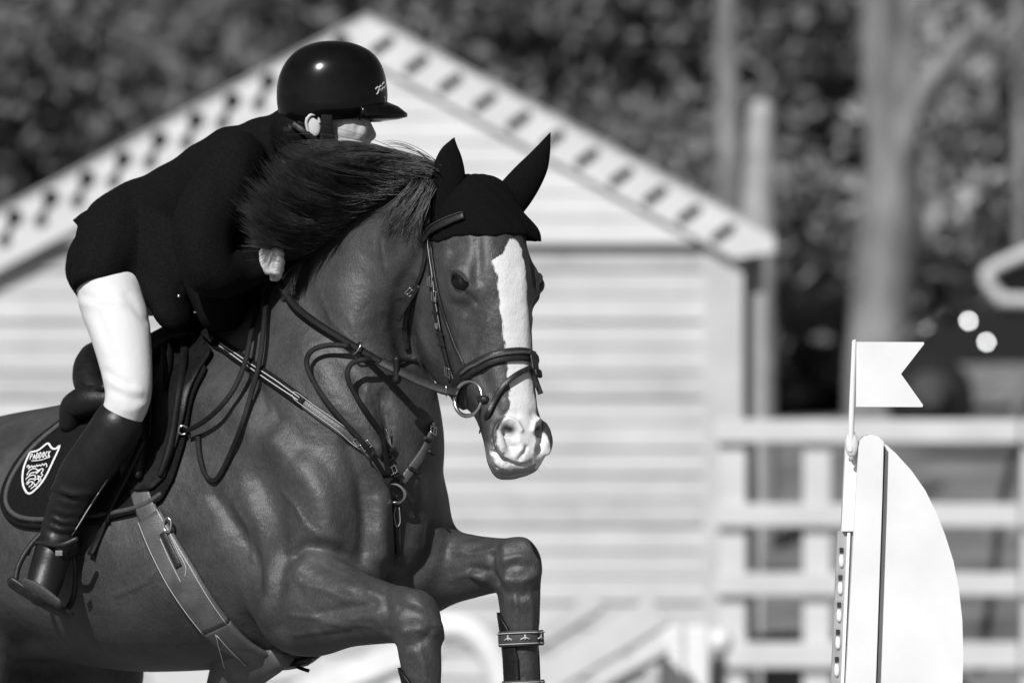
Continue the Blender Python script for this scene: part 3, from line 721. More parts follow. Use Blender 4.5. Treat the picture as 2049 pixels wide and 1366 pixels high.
# belly guard hanging under the girth
gd = []
for x0, x1, y, k in ((428, 560, 1290, 0), (424, 590, 1318, .006), (418, 560, 1345, .02), (412, 520, 1372, .05), (410, 480, 1400, .07)):
    ring = []
    yb = H((x0 + x1) / 2, y, .06)
    for x, dv in zip(np.linspace(x0, x1, 6), (.00, .012, .02, .02, .012, .0)): ring.append(H(x, y, .10 + dv - k))
    for x in np.linspace(x1, x0, 6): ring.append(H(x, y, .07 - k))
    gd.append(np.array(ring))
mb = MB(); mb.loft(gd); mb.build('belly_guard', M['brown'], girth)
for l in ([(438, 1256), (446, 1290), (452, 1318)], [(440, 1258), (470, 1290), (500, 1318)]): stitch(l, girth, .022, .0009)
hang('strap_end', [(585, 1328, .01), (602, 1336, .012), (618, 1341, .02)], .008, .004, M['leather'], girth)

def side_patch(poly, off, th, name, mat_, parent, both=True, step=.012, bulge=None):
    """sheet on the horse's flank: outline in photo pixels, turned into body coordinates and laid on both sides"""
    pb = to_body(hits(poly))[:, [0, 2]]
    lo, hi = pb.min(0), pb.max(0); bmz = bmesh.new()
    vs = [bmz.verts.new((x, y, 0)) for x, y in resample(np.vstack([pb, pb[:1]]), int(np.linalg.norm(np.diff(np.vstack([pb, pb[:1]]), axis=0), axis=1).sum() / step))[:-1]]
    f = bmz.faces.new(vs); bmesh.ops.triangulate(bmz, faces=[f])
    for _ in range(3):
        ed = [e for e in bmz.edges if e.calc_length() > step * 1.9]
        if not ed: break
        bmesh.ops.subdivide_edges(bmz, edges=ed, cuts=1); bmesh.ops.triangulate(bmz, faces=[f for f in bmz.faces if len(f.verts) > 3])
    out = []
    base = bmz.copy()
    for sg in ((1, -1) if both else (1,)):
        bmz = base.copy()
        for v in bmz.verts:
            o_ = Vector(B(v.co.x, sg * .8, v.co.y)); loc, nn, i, d = HB.ray_cast(o_, Vector(RT * -sg), 1.2)
            if loc is None: loc, nn, i, d = HB.find_nearest(Vector(B(v.co.x, sg * .25, v.co.y)))
            b_ = 0 if bulge is None else bulge(v.co.x, v.co.y)
            v.co = loc + Vector(RT * sg) * (off + b_)
        me = bpy.data.meshes.new(name); bmesh.ops.recalc_face_normals(bmz, faces=bmz.faces)
        if sum((f.normal.dot(Vector(RT * sg)) for f in bmz.faces)) < 0: bmesh.ops.reverse_faces(bmz, faces=bmz.faces)
        bmz.to_mesh(me); bmz.free()
        o = link(name, me, mat_, parent); s_ = o.modifiers.new('s', 'SOLIDIFY'); s_.thickness = th; s_.offset = 1; out.append(o)
    return out
pad = thing('saddle_cloth', 'black felt saddle cloth with piped edge and white shield emblem behind the boot', 'saddle cloth')
PADO = [(330, 690), (255, 760), (190, 800), (130, 850), (66, 902), (24, 962), (11, 1010), (30, 1040), (70, 1050), (140, 1047), (220, 1040), (290, 1024), (330, 1000), (352, 960), (380, 860), (420, 740), (400, 690)]
side_patch(PADO, .006, .008, 'cloth', M['felt'], pad)
# piped edge
def edge_tube(pxs, off, r, name, mat_, parent):
    ps, ns = surf_line(pxs, off, 8, 5); mb = MB(); mb.tube(ps, r, n=8, m=1); return mb.build(name, mat_, parent)
edge_tube([(130, 852), (68, 904), (28, 962), (18, 1006), (36, 1032), (74, 1041), (140, 1039), (220, 1031), (290, 1014), (326, 992)], .012, .0062, 'piping', M['trim'], pad)
edge_tube([(128, 848), (62, 900), (20, 962), (9, 1010), (29, 1043), (70, 1054), (140, 1051), (220, 1044)], .010, .0058, 'binding', M['felt'], pad)
# shield emblem with lettering
EM0, EMN = hitn(88, 945); EMN = norm(EMN)
def emb(px, py, o=.0165):
    p_, n_ = hitn(px, py); return p_ + n_ * o
SH = [(68, 913), (82, 911), (92, 904), (101, 896), (106, 897), (110, 904), (116, 907), (122, 905), (128, 898), (124, 910), (115, 928), (104, 952), (92, 972), (80, 984), (67, 995), (58, 985), (53, 970), (54, 950), (58, 935)]
def emb_line(l, r, name='embroidery', closed=False, o=.0165, m=4):
    q = np.array(l + (l[:1] if closed else []), float); q = catmull(q, m)
    ps = smooth_rows(np.array([emb(x, y, o) for x, y in q]), 1); ns = np.array([hitn(x, y)[1] for x, y in q]); mb = MB(); mb.ribbon(ps, ns, r * 2, .002, rounded=False); return mb.build(name, M['white_embroidery'], pad)
emb_line(SH, .0024, 'shield_border', True, m=2)
emb_line([(71, 930), (90, 928), (108, 922)], .0010, 'underline')
glyph = {'P': [[(0, 0), (0, 1), (.7, .95), (.7, .55), (0, .5)]], 'A': [[(0, 0), (.4, 1), (.8, 0)], [(.15, .35), (.65, .35)]], 'D': [[(0, 0), (0, 1), (.5, .95), (.75, .5), (.5, .05), (0, 0)]],
         'O': [[(.1, .2), (.1, .8), (.4, 1), (.7, .8), (.7, .2), (.4, 0), (.1, .2)]], 'C': [[(.75, .85), (.4, 1), (.1, .7), (.1, .3), (.4, 0), (.75, .15)]], 'K': [[(0, 0), (0, 1)], [(.7, 1), (0, .45), (.75, 0)]],
         'S': [[(.7, .9), (.35, 1), (.08, .75), (.65, .3), (.4, 0), (.05, .1)]]}
for i, ch in enumerate('PADDOCK'):
    for sg in glyph[ch]:
        l = []
        for gx, gy in sg:
            u_ = (i + gx * .82 + gy * .28) / 7.3; l.append((68 + u_ * 44, 929 - u_ * 7 - 1.2 - gy * 11))
        emb_line(l, .0009, 'lettering', m=2)
script = [[(62, 943), (64, 938), (67, 941), (65, 946), (69, 942), (72, 939), (74, 943), (77, 939), (79, 942), (82, 937), (84, 941), (87, 937), (90, 940), (93, 935), (96, 939), (99, 934), (102, 938), (101, 942)],
          [(62, 958), (66, 950), (73, 945), (80, 945), (84, 949), (78, 952), (70, 953), (66, 959)], [(60, 966), (64, 961), (70, 958), (77, 957), (80, 961), (75, 965), (69, 964), (64, 970), (61, 974)],
          [(80, 955), (86, 950), (92, 944), (95, 948), (90, 954), (94, 956), (90, 961), (84, 958), (86, 964)], [(63, 976), (68, 970), (74, 970), (72, 976), (66, 980)], [(76, 968), (82, 964), (87, 966), (84, 973), (78, 976), (76, 971)],
          [(70, 984), (76, 979), (82, 977)], [(84, 949), (88, 946)], [(88, 962), (91, 966), (87, 970)]]
for l in script: emb_line(l, .0011, 'embroidery', m=3)

saddle = thing('saddle', 'black leather jumping saddle with padded knee roll under the rider', 'saddle')
FLAP = [(330, 650), (300, 740), (268, 830), (252, 910), (258, 965), (285, 982), (318, 978), (342, 955), (362, 900), (384, 820), (410, 745), (436, 700), (420, 668), (370, 652)]
side_patch(FLAP, .018, .007, 'flap', M['leather'], saddle)
def padroll(name, l, r, off, flat=.7):
    ps, ns = surf_line([q[:2] for q in l], off, 6, 6); rad = catmull(np.array([[q[2]] for q in l]), 6)[:, 0] * r
    for mm in (0, 1):
        p2 = ps if mm == 0 else mirb(ps); mb = MB(); mb.tube(p2, np.stack([rad, rad * flat], 1), n=12, m=1); mb.build(name, M['leather'] if name == 'knee_roll' else M['black_strap'], saddle)
padroll('knee_roll', [(330, 655, .7), (316, 690, 1), (309, 740, 1.1), (306, 800, 1.1), (305, 860, 1), (303, 915, .9), (296, 960, .6)], .020, .036)
padroll('flap_welt', [(388, 655, .7), (384, 720, 1), (378, 790, 1), (368, 860, 1), (352, 920, 1), (336, 958, .7)], .009, .030)
padroll('knee_block', [(345, 668, .7), (350, 710, 1), (352, 750, .9), (350, 790, .3)], .020, .030)
stitch([(346, 668), (349, 710), (349, 760), (338, 800), (330, 850), (325, 890)], saddle, .048, .0009, M['trim'])
# seat: pommel, twist and raised cantle
def seat_ring(c, hw, hh, dz=0):
    th = np.linspace(0, 2 * math.pi, 20, endpoint=False)
    return np.array([c + RT * hw * math.cos(a) * (1 if math.sin(a) < 0.2 else .9) + BW * hh * math.sin(a) for a in th])
seat = [(.03, -.005, .05, .03), (-.01, .012, .08, .045), (-.06, .0, .10, .045), (-.12, -.005, .12, .045), (-.18, .010, .13, .045), (-.215, .030, .12, .035), (-.23, .040, .09, .02)]
mb = MB(); mb.loft([seat_ring(B(u, 0, w), hw, hh) for u, w, hw, hh in catmull(np.array(seat), 4)]); mb.build('seat', M['leather'], saddle)
mb = MB()                                                     # cantle roll
cl = [H(205, 795, .17), H(185, 778, .16), H(176, 745, .13), H(186, 712, .07), H(215, 705, 0), H(262, 730, -.08)]
mb.tube(cl, [.030, .036, .036, .030, .026, .022], n=14); mb.build('cantle', M['leather'], saddle)
mb = MB(); mb.tube([H(158, 772, .19), H(178, 783, .20), H(208, 775, .21)], [.011, .012, .010], n=10); mb.build('welt', M['leather'], saddle)
mb = MB(); mb.tube([H(140, 845, .20), H(150, 815, .20), H(178, 802, .20), H(215, 800, .19)], [.026, .034, .036, .03], n=14); mb.build('panel', M['leather'], saddle)
p_, n_ = hitn(326, 636)
mb = MB(); mb.ell(P(323, 632, p_[1] - .05), ((.006, 0, 0), (0, .004, 0), (0, 0, .008))); mb.build('stud', M['steel'], saddle)
ring_obj('dee_ring', P(332, 640, p_[1] - .05), np.array((1., 0, 0)), np.array((0, 0, 1.)), .009, .010, .0022, M['steel'], saddle, 16)
ring_obj('dee_ring', P(366, 860, hit(366, 860)[1] - .035), np.array((1., 0, 0)), norm((0, -.2, 1.)), .010, .010, .0024, M['steel'], saddle, 16)
# stirrups: leather, iron
def stirrup(mm):
    fl = (lambda p: np.asarray(p)) if mm == 0 else (lambda p: mirb(np.asarray(p)))
    lp = catmull(np.array([H(262, 870, .335), H(232, 925, .345), H(192, 985, .355), H(158, 1040, .36), H(140, 1068, .36)]), 5)
    nn = RT if mm == 0 else -RT
    mb = MB(); mb.ribbon(fl(lp), np.repeat(nn[None], len(lp), 0), .020, .005); lo = mb.build('stirrup_leather', M['leather'], saddle)
    for k in (-1, 1):
        T = np.gradient(lp, axis=0); T /= np.linalg.norm(T, axis=1)[:, None]; bb = np.cross(T, RT)
        mb = MB(); mb.tube(fl(lp + bb * .0085 * k + RT * .0035), .0011, n=5, m=1, round_ends=False); mb.build('edge_stitching', M['thread'], lo)
    lp2 = catmull(np.array([H(285, 880, .30), H(255, 945, .30), H(222, 1010, .30), H(196, 1075, .31), H(180, 1110, .32)]), 5)
    mb = MB(); mb.ribbon(fl(lp2), np.repeat(nn[None], len(lp2), 0), .017, .005); mb.build('stirrup_leather', M['leather'], saddle)
    st = [H(30, 1168, .44), H(38, 1130, .43), H(62, 1090, .41), H(96, 1058, .385), H(124, 1056, .36), H(142, 1090, .33), H(150, 1140, .315), H(146, 1195, .32), H(130, 1226, .35)]
    mb = MB(); mb.tube(fl(catmull(np.array(st), 4)), .007, n=8, m=1); mb.build('stirrup_iron', M['strap'], saddle)
    tr = [H(26, 1166, .44), H(60, 1188, .42), H(100, 1212, .385), H(134, 1228, .35)]
    mb = MB(); mb.tube(fl(catmull(np.array(tr), 4)), [(.022, .009)] * 13, side=norm(np.array((.3, -.8, .3))), n=10, m=1); mb.build('stirrup_tread', M['strap'], saddle)
stirrup(0); stirrup(1)

# ------------------------------------------------------------------ tendon boots on the forelegs
def tendon_boot(kn, fe, label, sgn, strap_s):
    tb = thing('tendon_boot', label, 'tendon boot', group='tendon boots on the forelegs')
    dn = norm(fe - kn); L = np.linalg.norm(fe - kn)
    e1 = norm(RT - dn * RT.dot(dn)); e2 = np.cross(dn, e1)     # e2: one of front / back
    if e2 @ FW < 0: e2 = -e2
    def ringp(q, off, a0, a1, n=26):
        c = kn + dn * q; out = []; nrm_ = []
        for a in np.linspace(math.radians(a0), math.radians(a1), n):
            d = -e2 * math.cos(a) + e1 * math.sin(a)
            loc, nn, i, dist = HB.ray_cast(Vector(c + d * .12), Vector(-d), .12)
            r = np.linalg.norm(A3(loc) - c) if loc is not None else .05
            out.append(c + d * (r + off)); nrm_.append(d)
        return smooth_rows(np.array(out), 2), np.array(nrm_)
    rows = []
    for q, w in ((.105, 40), (.115, 62), (.135, 85), (.17, 108), (.21, 118), (.26, 118), (L * .97, 118)):
        a, _ = ringp(q, .008, -w, w); b, _ = ringp(q, .001, w, -w); rows.append(np.vstack([a, b]))
    mb = MB(); mb.loft(rows); shell = mb.build('shell', M['leather'], tb)
    for q in strap_s:
        p_, n_ = ringp(q, .011, -178, 178, 40); mb = MB(); mb.ribbon(p_, n_, .034, .004); so_ = mb.build('strap', M['trim'], tb)
        for dz in (-.012, .012):
            p2, n2 = ringp(q + dz, .0145, -178, 178, 40); mb = MB(); mb.tube(p2, .0011, n=5, m=1, round_ends=False); mb.build('stripe', M['thread'], so_)
        for aa in (95, 140, -175):
            pc, nc = ringp(q, .0145, aa - 12, aa + 12, 7)
            mb = MB(); mb.ribbon(np.array([pc[0] + dn * .003, pc[3] - dn * .002, pc[6] + dn * .003]), nc[[0, 3, 6]], .003, .0014); mb.ribbon(np.array([pc[3] - dn * .008, pc[3], pc[3] + dn * .004]), np.repeat(nc[3:4], 3, 0), .003, .0014); mb.build('strap_mark', M['thread'], so_)
    edge, _ = ringp(.14, .010, -86, 86); return tb
tendon_boot(NKN, NFE, 'dark tendon boot low on the foreleg crossing in front of the girth', 1, (.20,))
tendon_boot(FKN, FFE, 'dark tendon boot with a grey patterned strap on the higher folded foreleg', -1, (.165, .275))
# ------------------------------------------------------------------ rider
M['skin'] = mat('skin', .50, .55, .4, var=.08, vscale=30)
M['wool'] = mat('jacket_cloth', .0050, .85, .08, var=.4, vscale=160, bump=.5, bscale=260)
M['breeches'] = mat('white_breeches', .56, .8, .2, var=.03, vscale=12, bump=.25, bscale=40)
M['boot'] = mat('boot_leather', .009, .42, .35, var=.3, vscale=30, bump=.5, bscale=26)
M['shell'] = mat('helmet_shell', .004, .16, .28, var=.3, vscale=40)
M['shirt'] = mat('white_shirt', .75, .8, .2)
M['web'] = mat('harness_web', .010, .8, .2)
M['hair_dark'] = mat('dark_hair', .02, .5, .3)
person = thing('person', 'rider in dark jacket, white breeches, tall boots and black helmet crouching over the horse', 'person')
yh0 = H(662, 200, 0)[1]
def R(px, py, lat=0.0): return P(px, py, yh0 - lat)           # rider's head, lat towards the camera
X, Y, Z = np.eye(3)
TORSO = [(H(262, 525, 0), .165, .125), (H(300, 490, 0), .190, .150), (H(385, 430, 0), .165, .128), (H(470, 378, 0), .175, .128), (H(525, 335, 0), .182, .115), (H(560, 298, 0), .130, .085), (H(590, 272, 0), .075, .062)]
def arm(v): return [H(468, 330, .165 * v) if v > 0 else H(560, 330, -.165), H(405, 455, .275) if v > 0 else mirb(H(405, 455, .275)), H(418, 540, .275) if v > 0 else mirb(H(418, 540, .275)), H(470, 545, .20) if v > 0 else mirb(H(470, 545, .20)), H(522, 528, .145) if v > 0 else mirb(H(522, 528, .145))]
ARAD = [.070, .062, .056, .048, .042]
def legp(v):
    l = [H(250, 520, .12), H(222, 585, .21), H(238, 650, .265), H(252, 730, .31), H(256, 795, .335), H(236, 850, .345), H(200, 905, .355), H(164, 955, .36), H(139, 1008, .36), H(118, 1066, .36)]
    return l if v > 0 else [mirb(q) for q in l]
LRAD = [.115, .076, .069, .059, .054, .054, .054, .052, .043, .037]
def footp(v):
    l = [H(118, 1068, .36), H(104, 1110, .375), H(92, 1155, .405), H(84, 1188, .43)]
    return l if v > 0 else [mirb(q) for q in l]
def hand_parts(mb, v, fing=True):
    f = (lambda q: q) if v > 0 else mirb
    wr, kn = H(520, 526, .150), H(543, 524, .150)
    mb.tube([f(H(508, 528, .155)), f(wr), f(H(530, 525, .155))], [.026, .025, .027], n=12)
    mb.ell(f(H(534, 524, .158)), (X * .024, Y * .018, Z * .030))
    for k, (dy, ln) in enumerate(((-20, 1.0), (-6, 1.08), (8, 1.0), (21, .85))):   # four bent fingers closing on the rein
        b_ = [H(538, 524 + dy * .9, .175), H(553, 522 + dy, .183), H(562, 530 + dy, .165), H(556, 538 + dy, .140), H(545, 538 + dy, .135)]
        b_ = [b_[0]] + [b_[0] + (q - b_[0]) * ln for q in b_[1:]]
        mb.tube([f(q) for q in b_], [.0088, .0088, .0082, .0076, .007], n=8)
    mb.tube([f(H(528, 506, .165)), f(H(542, 497, .172)), f(H(556, 500, .17)), f(H(563, 506, .165))], [.012, .0115, .010, .008], n=8)   # thumb on top
# body: one continuous surface
pb_ = MB()
pb_.tube([q[0] for q in TORSO], np.array([(q[1], q[2]) for q in TORSO]) - .014, n=20, side=RT)
for v in (1, -1):
    pb_.tube(arm(v), np.array(ARAD) - .012, n=14); hand_parts(pb_, v)
    pb_.tube(legp(v), np.array(LRAD) - .010, n=14, side=RT); pb_.tube(footp(v), [.034, .034, .032, .022], n=12)
pb_.tube([H(575, 300, 0), R(615, 285), R(640, 250)], [.058, .054, .056], n=16)
pb_.ell(R(656, 198), (X * .100, Y * .076, Z * .105)); pb_.ell(R(692, 250), (X * .052, Y * .070, Z * .064))
pb_.ell(R(690, 290), (X * .056, Y * .062, Z * .038)); pb_.ell(R(722, 308), (X * .024, Y * .026, Z * .020))
pb_.tube([R(730, 240), R(738, 258), R(743, 270)], [.010, .011, .0120], n=10); pb_.ell(R(737, 277), (X * .012, Y * .017, Z * .008))
pb_.ell(R(731, 288), (X * .012, Y * .022, Z * .007)); pb_.ell(R(729, 297), (X * .012, Y * .020, Z * .007))
pb_.ell(R(718, 232), (X * .022, Y * .055, Z * .014)); pb_.ell(R(712, 262, .036), (X * .026, Y * .022, Z * .026))
body_me = remesh(pb_, 'rider_body', .0036, 2)
pbody = link('body', body_me, M['skin'], person)
# near and far ear
for lat, sg in ((.077, 1), (-.077, -1)):
    mb = MB(); mb.ell(R(626, 248, lat), (X * .017 + Z * .004, Y * .007, Z * .030 - X * .005)); mb.tube([R(616, 262, lat + .004 * sg), R(613, 243, lat + .008 * sg), R(622, 230, lat + .009 * sg), R(636, 232, lat + .006 * sg), R(639, 245, lat + .004 * sg)], .0035, n=8)
    mb.build('ear', M['skin'], person)
for lat in (.034, -.034):
    mb = MB(); mb.ell(R(716, 244, lat), (X * .009, Y * .011, Z * .007)); mb.build('eye', M['eye'], person)
# jacket
jk = MB()
tp_ = [q[0] for q in TORSO]; jk.tube(tp_, np.array([(q[1], q[2]) for q in TORSO]), n=22, side=RT)
for v in (1, -1):
    a_ = arm(v); a_[-1] = a_[-1] * .82 + a_[-2] * .18; jk.tube(a_, np.array(ARAD) + (.004, .006, .004, .002, .0), n=16)
    jk.ell(a_[0] + UPZ * .005, (RT * .08, FW * .075, UPZ * .075))
# skirts of the jacket over the hips, front panels and vent
for sk in (1, -1):
    f = (lambda q: q) if sk > 0 else mirb
    jk.tube([f(H(300, 470, .06)), f(H(250, 492, .14)), f(H(226, 530, .195)), f(H(214, 562, .215)), f(H(214, 574, .218))], [(.12, .11), (.12, .10), (.105, .085), (.096, .074), (.085, .066)], n=16, side=RT, round_ends=False)
    jk.tube([f(H(345, 470, .09)), f(H(337, 565, .13)), f(H(345, 628, .15))], [(.09, .10), (.080, .07), (.06, .034)], n=16, side=RT)
    jk.tube([f(H(420, 480, .08)), f(H(430, 565, .12)), f(H(440, 618, .12))], [(.08, .09), (.075, .07), (.07, .045)], n=16, side=RT)
jk.tube([H(255, 425, .14), H(215, 428, .18), H(180, 434, .205), H(151, 441, .225)], [(.06, .030), (.05, .020), (.036, .014), (.012, .006)], n=12, side=RT)
jk.tube([H(566, 296, 0), H(590, 276, 0), R(606, 268)], [.082, .074, .070], n=18)
jacket_me = remesh(jk, 'jacket', .0065, 10)
co = get_co(jacket_me); no = get_no(jacket_me)
rng = np.random.RandomState(11); Dj = np.zeros(len(co))
for a_, b_, r_, d_ in (((330, 350), (300, 470), .02, -.008), ((420, 300), (400, 430), .022, -.010), ((470, 420), (400, 500), .016, .007), ((450, 470), (380, 540), .016, -.007), ((500, 500), (430, 520), .012, .006), ((480, 560), (420, 575), .012, -.006),
                       ((250, 480), (180, 520), .02, .006), ((300, 560), (240, 540), .018, -.007), ((360, 520), (340, 600), .018, -.008), ((520, 300), (470, 380), .018, .006)):
    q = [H(*a_, .2), H((a_[0] + b_[0]) / 2 + 6, (a_[1] + b_[1]) / 2 - 4, .22), H(*b_, .22)]; Dj += d_ * np.exp(-(seg_dist(co, q) / (r_ * 1.6)) ** 2)
Dj += .0025 * np.sin(co @ (rng.randn(3) * 22)) * np.sin(co @ (rng.randn(3) * 17) + 1)
set_co(jacket_me, co + no * Dj[:, None])
jacket = link('jacket', jacket_me, M['wool'], person)
mb = MB(); mb.ell(H(358, 592, .235), ((.004, 0, 0), (0, .003, 0), (0, 0, .004))); mb.build('button', M['steel'], jacket)
# shirt collar
mb = MB(); c0 = R(616, 268); ax_ = norm(R(640, 250) - H(575, 300, 0)); e1 = norm(np.cross(ax_, Y)); e2 = np.cross(ax_, e1); rr = []
for k, (h_, r_) in enumerate(((-.012, .069), (.006, .067), (.020, .062), (.020, .058), (-.012, .060))):
    th = np.linspace(0, 2 * math.pi, 28, endpoint=False); rr.append(c0 + ax_ * h_ + np.outer(np.cos(th), e1) * r_ + np.outer(np.sin(th), e2) * r_)
mb.loft(rr); mb.build('shirt_collar', M['shirt'], person)
# breeches, both legs one garment
br = MB()
for v in (1, -1):
    l = legp(v)[:6]; br.tube(l, np.array(LRAD[:6]) + (.002, .003, .002, .001, -.002, -.008), n=18, side=RT)
br.ell(H(285, 540, 0), (RT * .17, FW * .12, UPZ * .11))
br_me = remesh(br, 'breeches', .0065, 12)
co = get_co(br_me); no = get_no(br_me); Dk = np.zeros(len(co))
for a_, b_, r_, d_ in (((165, 590), (225, 602), .010, -.0045), ((170, 606), (240, 612), .009, .004), ((255, 590), (292, 640), .010, -.004), ((212, 742), (262, 768), .008, -.004), ((220, 762), (280, 782), .008, .0035), ((226, 782), (286, 800), .008, -.004),
                       ((250, 820), (285, 808), .008, .003), ((180, 640), (215, 700), .014, .003), ((200, 640), (232, 720), .012, -.003)):
    vv = to_body(co)[:, 1] > .05; Dk += vv * d_ * np.exp(-(seg_dist(np.c_[proj(co), np.zeros(len(co))] / 899.0, [np.r_[np.array(z), 0] / 899.0 for z in (a_, ((a_[0] + b_[0]) / 2, (a_[1] + b_[1]) / 2 + 5), b_)]) / r_) ** 2)
set_co(br_me, co + no * Dk[:, None] * .8)
breeches = link('breeches', br_me, M['breeches'], person)
# tall boots
for v in (1, -1):
    l = legp(v); f = (lambda q: q) if v > 0 else mirb
    bo = MB(); bo.tube([l[5], l[6], l[7], l[8], l[9]], [.058, .058, .056, .047, .042], n=20, side=RT)
    bo.tube([f(H(224, 790, .345)), f(H(222, 850, .35))], [.014, .045], n=14)
    bo.tube(footp(v), [(.044, .046), (.042, .046), (.042, .040), (.036, .026)], n=16); bo.ell(f(H(122, 1088, .345)), (RT * .042, FW * .05, UPZ * .040))
    bm_ = remesh(bo, 'tall_boot', .005, 9); co = get_co(bm_); no = get_no(bm_); Db = np.zeros(len(co))
    if v > 0:
        pj = np.c_[proj(co), np.zeros(len(co))]; ok = to_body(co)[:, 1] > .30
        for yy, x0_, x1_ in ((960, 118, 190), (984, 108, 182), (1004, 102, 172), (1022, 98, 165), (1039, 95, 156), (1054, 92, 150), (1078, 90, 140)):
            Db += ok * (.6 + .5 * math.sin(yy * 1.7)) * (.0045 * np.exp(-(seg_dist(pj, [(x0_, yy - 8, 0), ((x0_ + x1_) / 2, yy + 5, 0), (x1_, yy + 2, 0)]) / 6.5) ** 2) - .0035 * np.exp(-(seg_dist(pj, [(x0_, yy + 3, 0), ((x0_ + x1_) / 2, yy + 15, 0), (x1_, yy + 12, 0)]) / 5.5) ** 2))
    set_co(bm_, co + no * Db[:, None])
    bt = link('tall_boot', bm_, M['boot'], person)
    sp = [f(H(152, 1078, .40)), f(H(120, 1090, .42)), f(H(70, 1086, .40)), f(H(56, 1108, .37))]
    mb = MB(); mb.tube(sp, [.006, .006, .005, .004], n=8); mb.build('spur_strap', M['strap'], bt)
    mb = MB(); c = f(H(118, 1106, .43)); mb.box(c, .016, .003, .012); mb.build('spur_buckle', M['steel'], bt, bevel=.001)
    mb = MB(); so_ = [f(H(54, 1170, .455)), f(H(80, 1183, .455)), f(H(116, 1206, .44))]; mb.tube(so_, [(.020, .006), (.024, .008), (.016, .006)], side=norm((0, -.7, .7)), n=10); mb.build('toe_cap', M['trim'], bt)
# helmet: shell, visor, harness
helmet_c = R(664, 190)
def hel(row):
    yy, x0, x1, hw = row; th = np.linspace(0, 2 * math.pi, 40, endpoint=False); c = R((x0 + x1) / 2, yy); rx = (x1 - x0) / 2 / 899.0
    e = np.sign(np.cos(th)) * np.abs(np.cos(th)) ** .92
    return np.stack([c[0] + rx * e, c[1] + hw * np.sin(th), c[2] + (0.006 * np.cos(th) if yy > 225 else 0 * th)], 1)
HR = np.array([(82, 655, 677, .010), (83.5, 640, 694, .026), (88, 621, 712, .044), (97, 600, 733, .062), (110, 583, 750, .076), (128, 568.5, 763, .087), (150, 558.5, 771, .094), (175, 553.5, 775, .0975), (200, 553, 776, .098), (222, 556, 772, .097), (236, 561, 764, .088), (243, 566, 757, .084)])
mb = MB(); rings = [hel(r) for r in catmull(HR, 3)]; inn = [hel((242, 574, 750, .078)), hel((225, 566, 760, .088))]
mb.loft(rings + inn, cap=True)
helmet = mb.build('helmet', M['shell'], person)
mb = MB(); rings = []
for a in np.radians(np.linspace(-58, 58, 33)):
    ca, sa = math.cos(a), math.sin(a)
    def ep(cx, rx, ry, py): q = R(cx, py); return q + np.array((rx / 899.0 * ca, -ry * sa, 0))
    k = max(0, ca) ** 1.0
    rings.append(np.array([ep(664, 112, .0985, 204 + 22 * (1 - k)), ep(664, 112 + 22 * k, .100, 213 + 17 * (1 - k)), ep(664, 112 + 40 * k, .1005, 227 + 8 * (1 - k)), ep(664, 112 + 40 * k, .1000, 234 + 6 * (1 - k)), ep(664, 112 + 22 * k, .098, 239), ep(664, 103, .094, 243)]))
mb.loft(rings); mb.build('visor', M['shell'], helmet)
def on_helmet(px, py, o=.0008):
    """point on the shell seen at a photo pixel"""
    r = np.array([np.interp(py, HR[:, 0], HR[:, k]) for k in range(4)]); c = R((r[1] + r[2]) / 2, py); rx = (r[2] - r[1]) / 2 / 899.0
    x = (px - (r[1] + r[2]) / 2) / 899.0; cs = np.clip(x / rx, -1, 1); cs = np.sign(cs) * abs(cs) ** (1 / .92)
    return np.array((c[0] + x * 1.004, c[1] - r[3] * math.sqrt(max(0, 1 - cs * cs)) - o, c[2]))
for l in ([(753, 180), (757, 176), (759, 180), (757, 188), (755, 190)], [(759, 178), (763, 173), (766, 177), (763, 184), (768, 178), (771, 173), (773, 170)], [(766, 170), (769, 166)], [(758, 184), (764, 180), (771, 178)]):
    mb = MB(); mb.tube([on_helmet(*q) for q in l], .0016, n=6, m=4); mb.build('script_logo', M['thread'], helmet)
mb = MB(); mb.tube([on_helmet(770.5, 196, .001), on_helmet(771, 208, .001)], .0022, n=6, m=2); mb.build('badge', M['steel'], helmet)
mb = MB(); q = [R(655, 205, .088), R(654, 235, .088), R(655, 262, .080), R(662, 290, .066), R(690, 318, .045)]; q = catmull(np.array(q), 5); mb.ribbon(q, np.repeat(np.array([(0, -1., 0)]), len(q), 0), .026, .004); mb.build('chin_strap', M['web'], helmet)
mb = MB(); q = catmull(np.array([R(583, 246, .070), R(606, 262, .082), R(630, 280, .078), R(655, 300, .07)]), 5); mb.ribbon(q, np.repeat(np.array([(0, -1., 0)]), len(q), 0), .014, .004); mb.build('harness_strap', M['leather'], helmet)
mb = MB(); mb.ell(R(580, 262), (X * .030, Y * .062, Z * .028)); mb.build('harness_pad', M['web'], helmet)
# hair gathered under the helmet
mb = MB(); mb.ell(R(590, 258), (X * .034, Y * .066, Z * .026)); mb.ell(R(606, 240, .05), (X * .018, Y * .02, Z * .020)); mb.build('hair', M['hair_dark'], person)
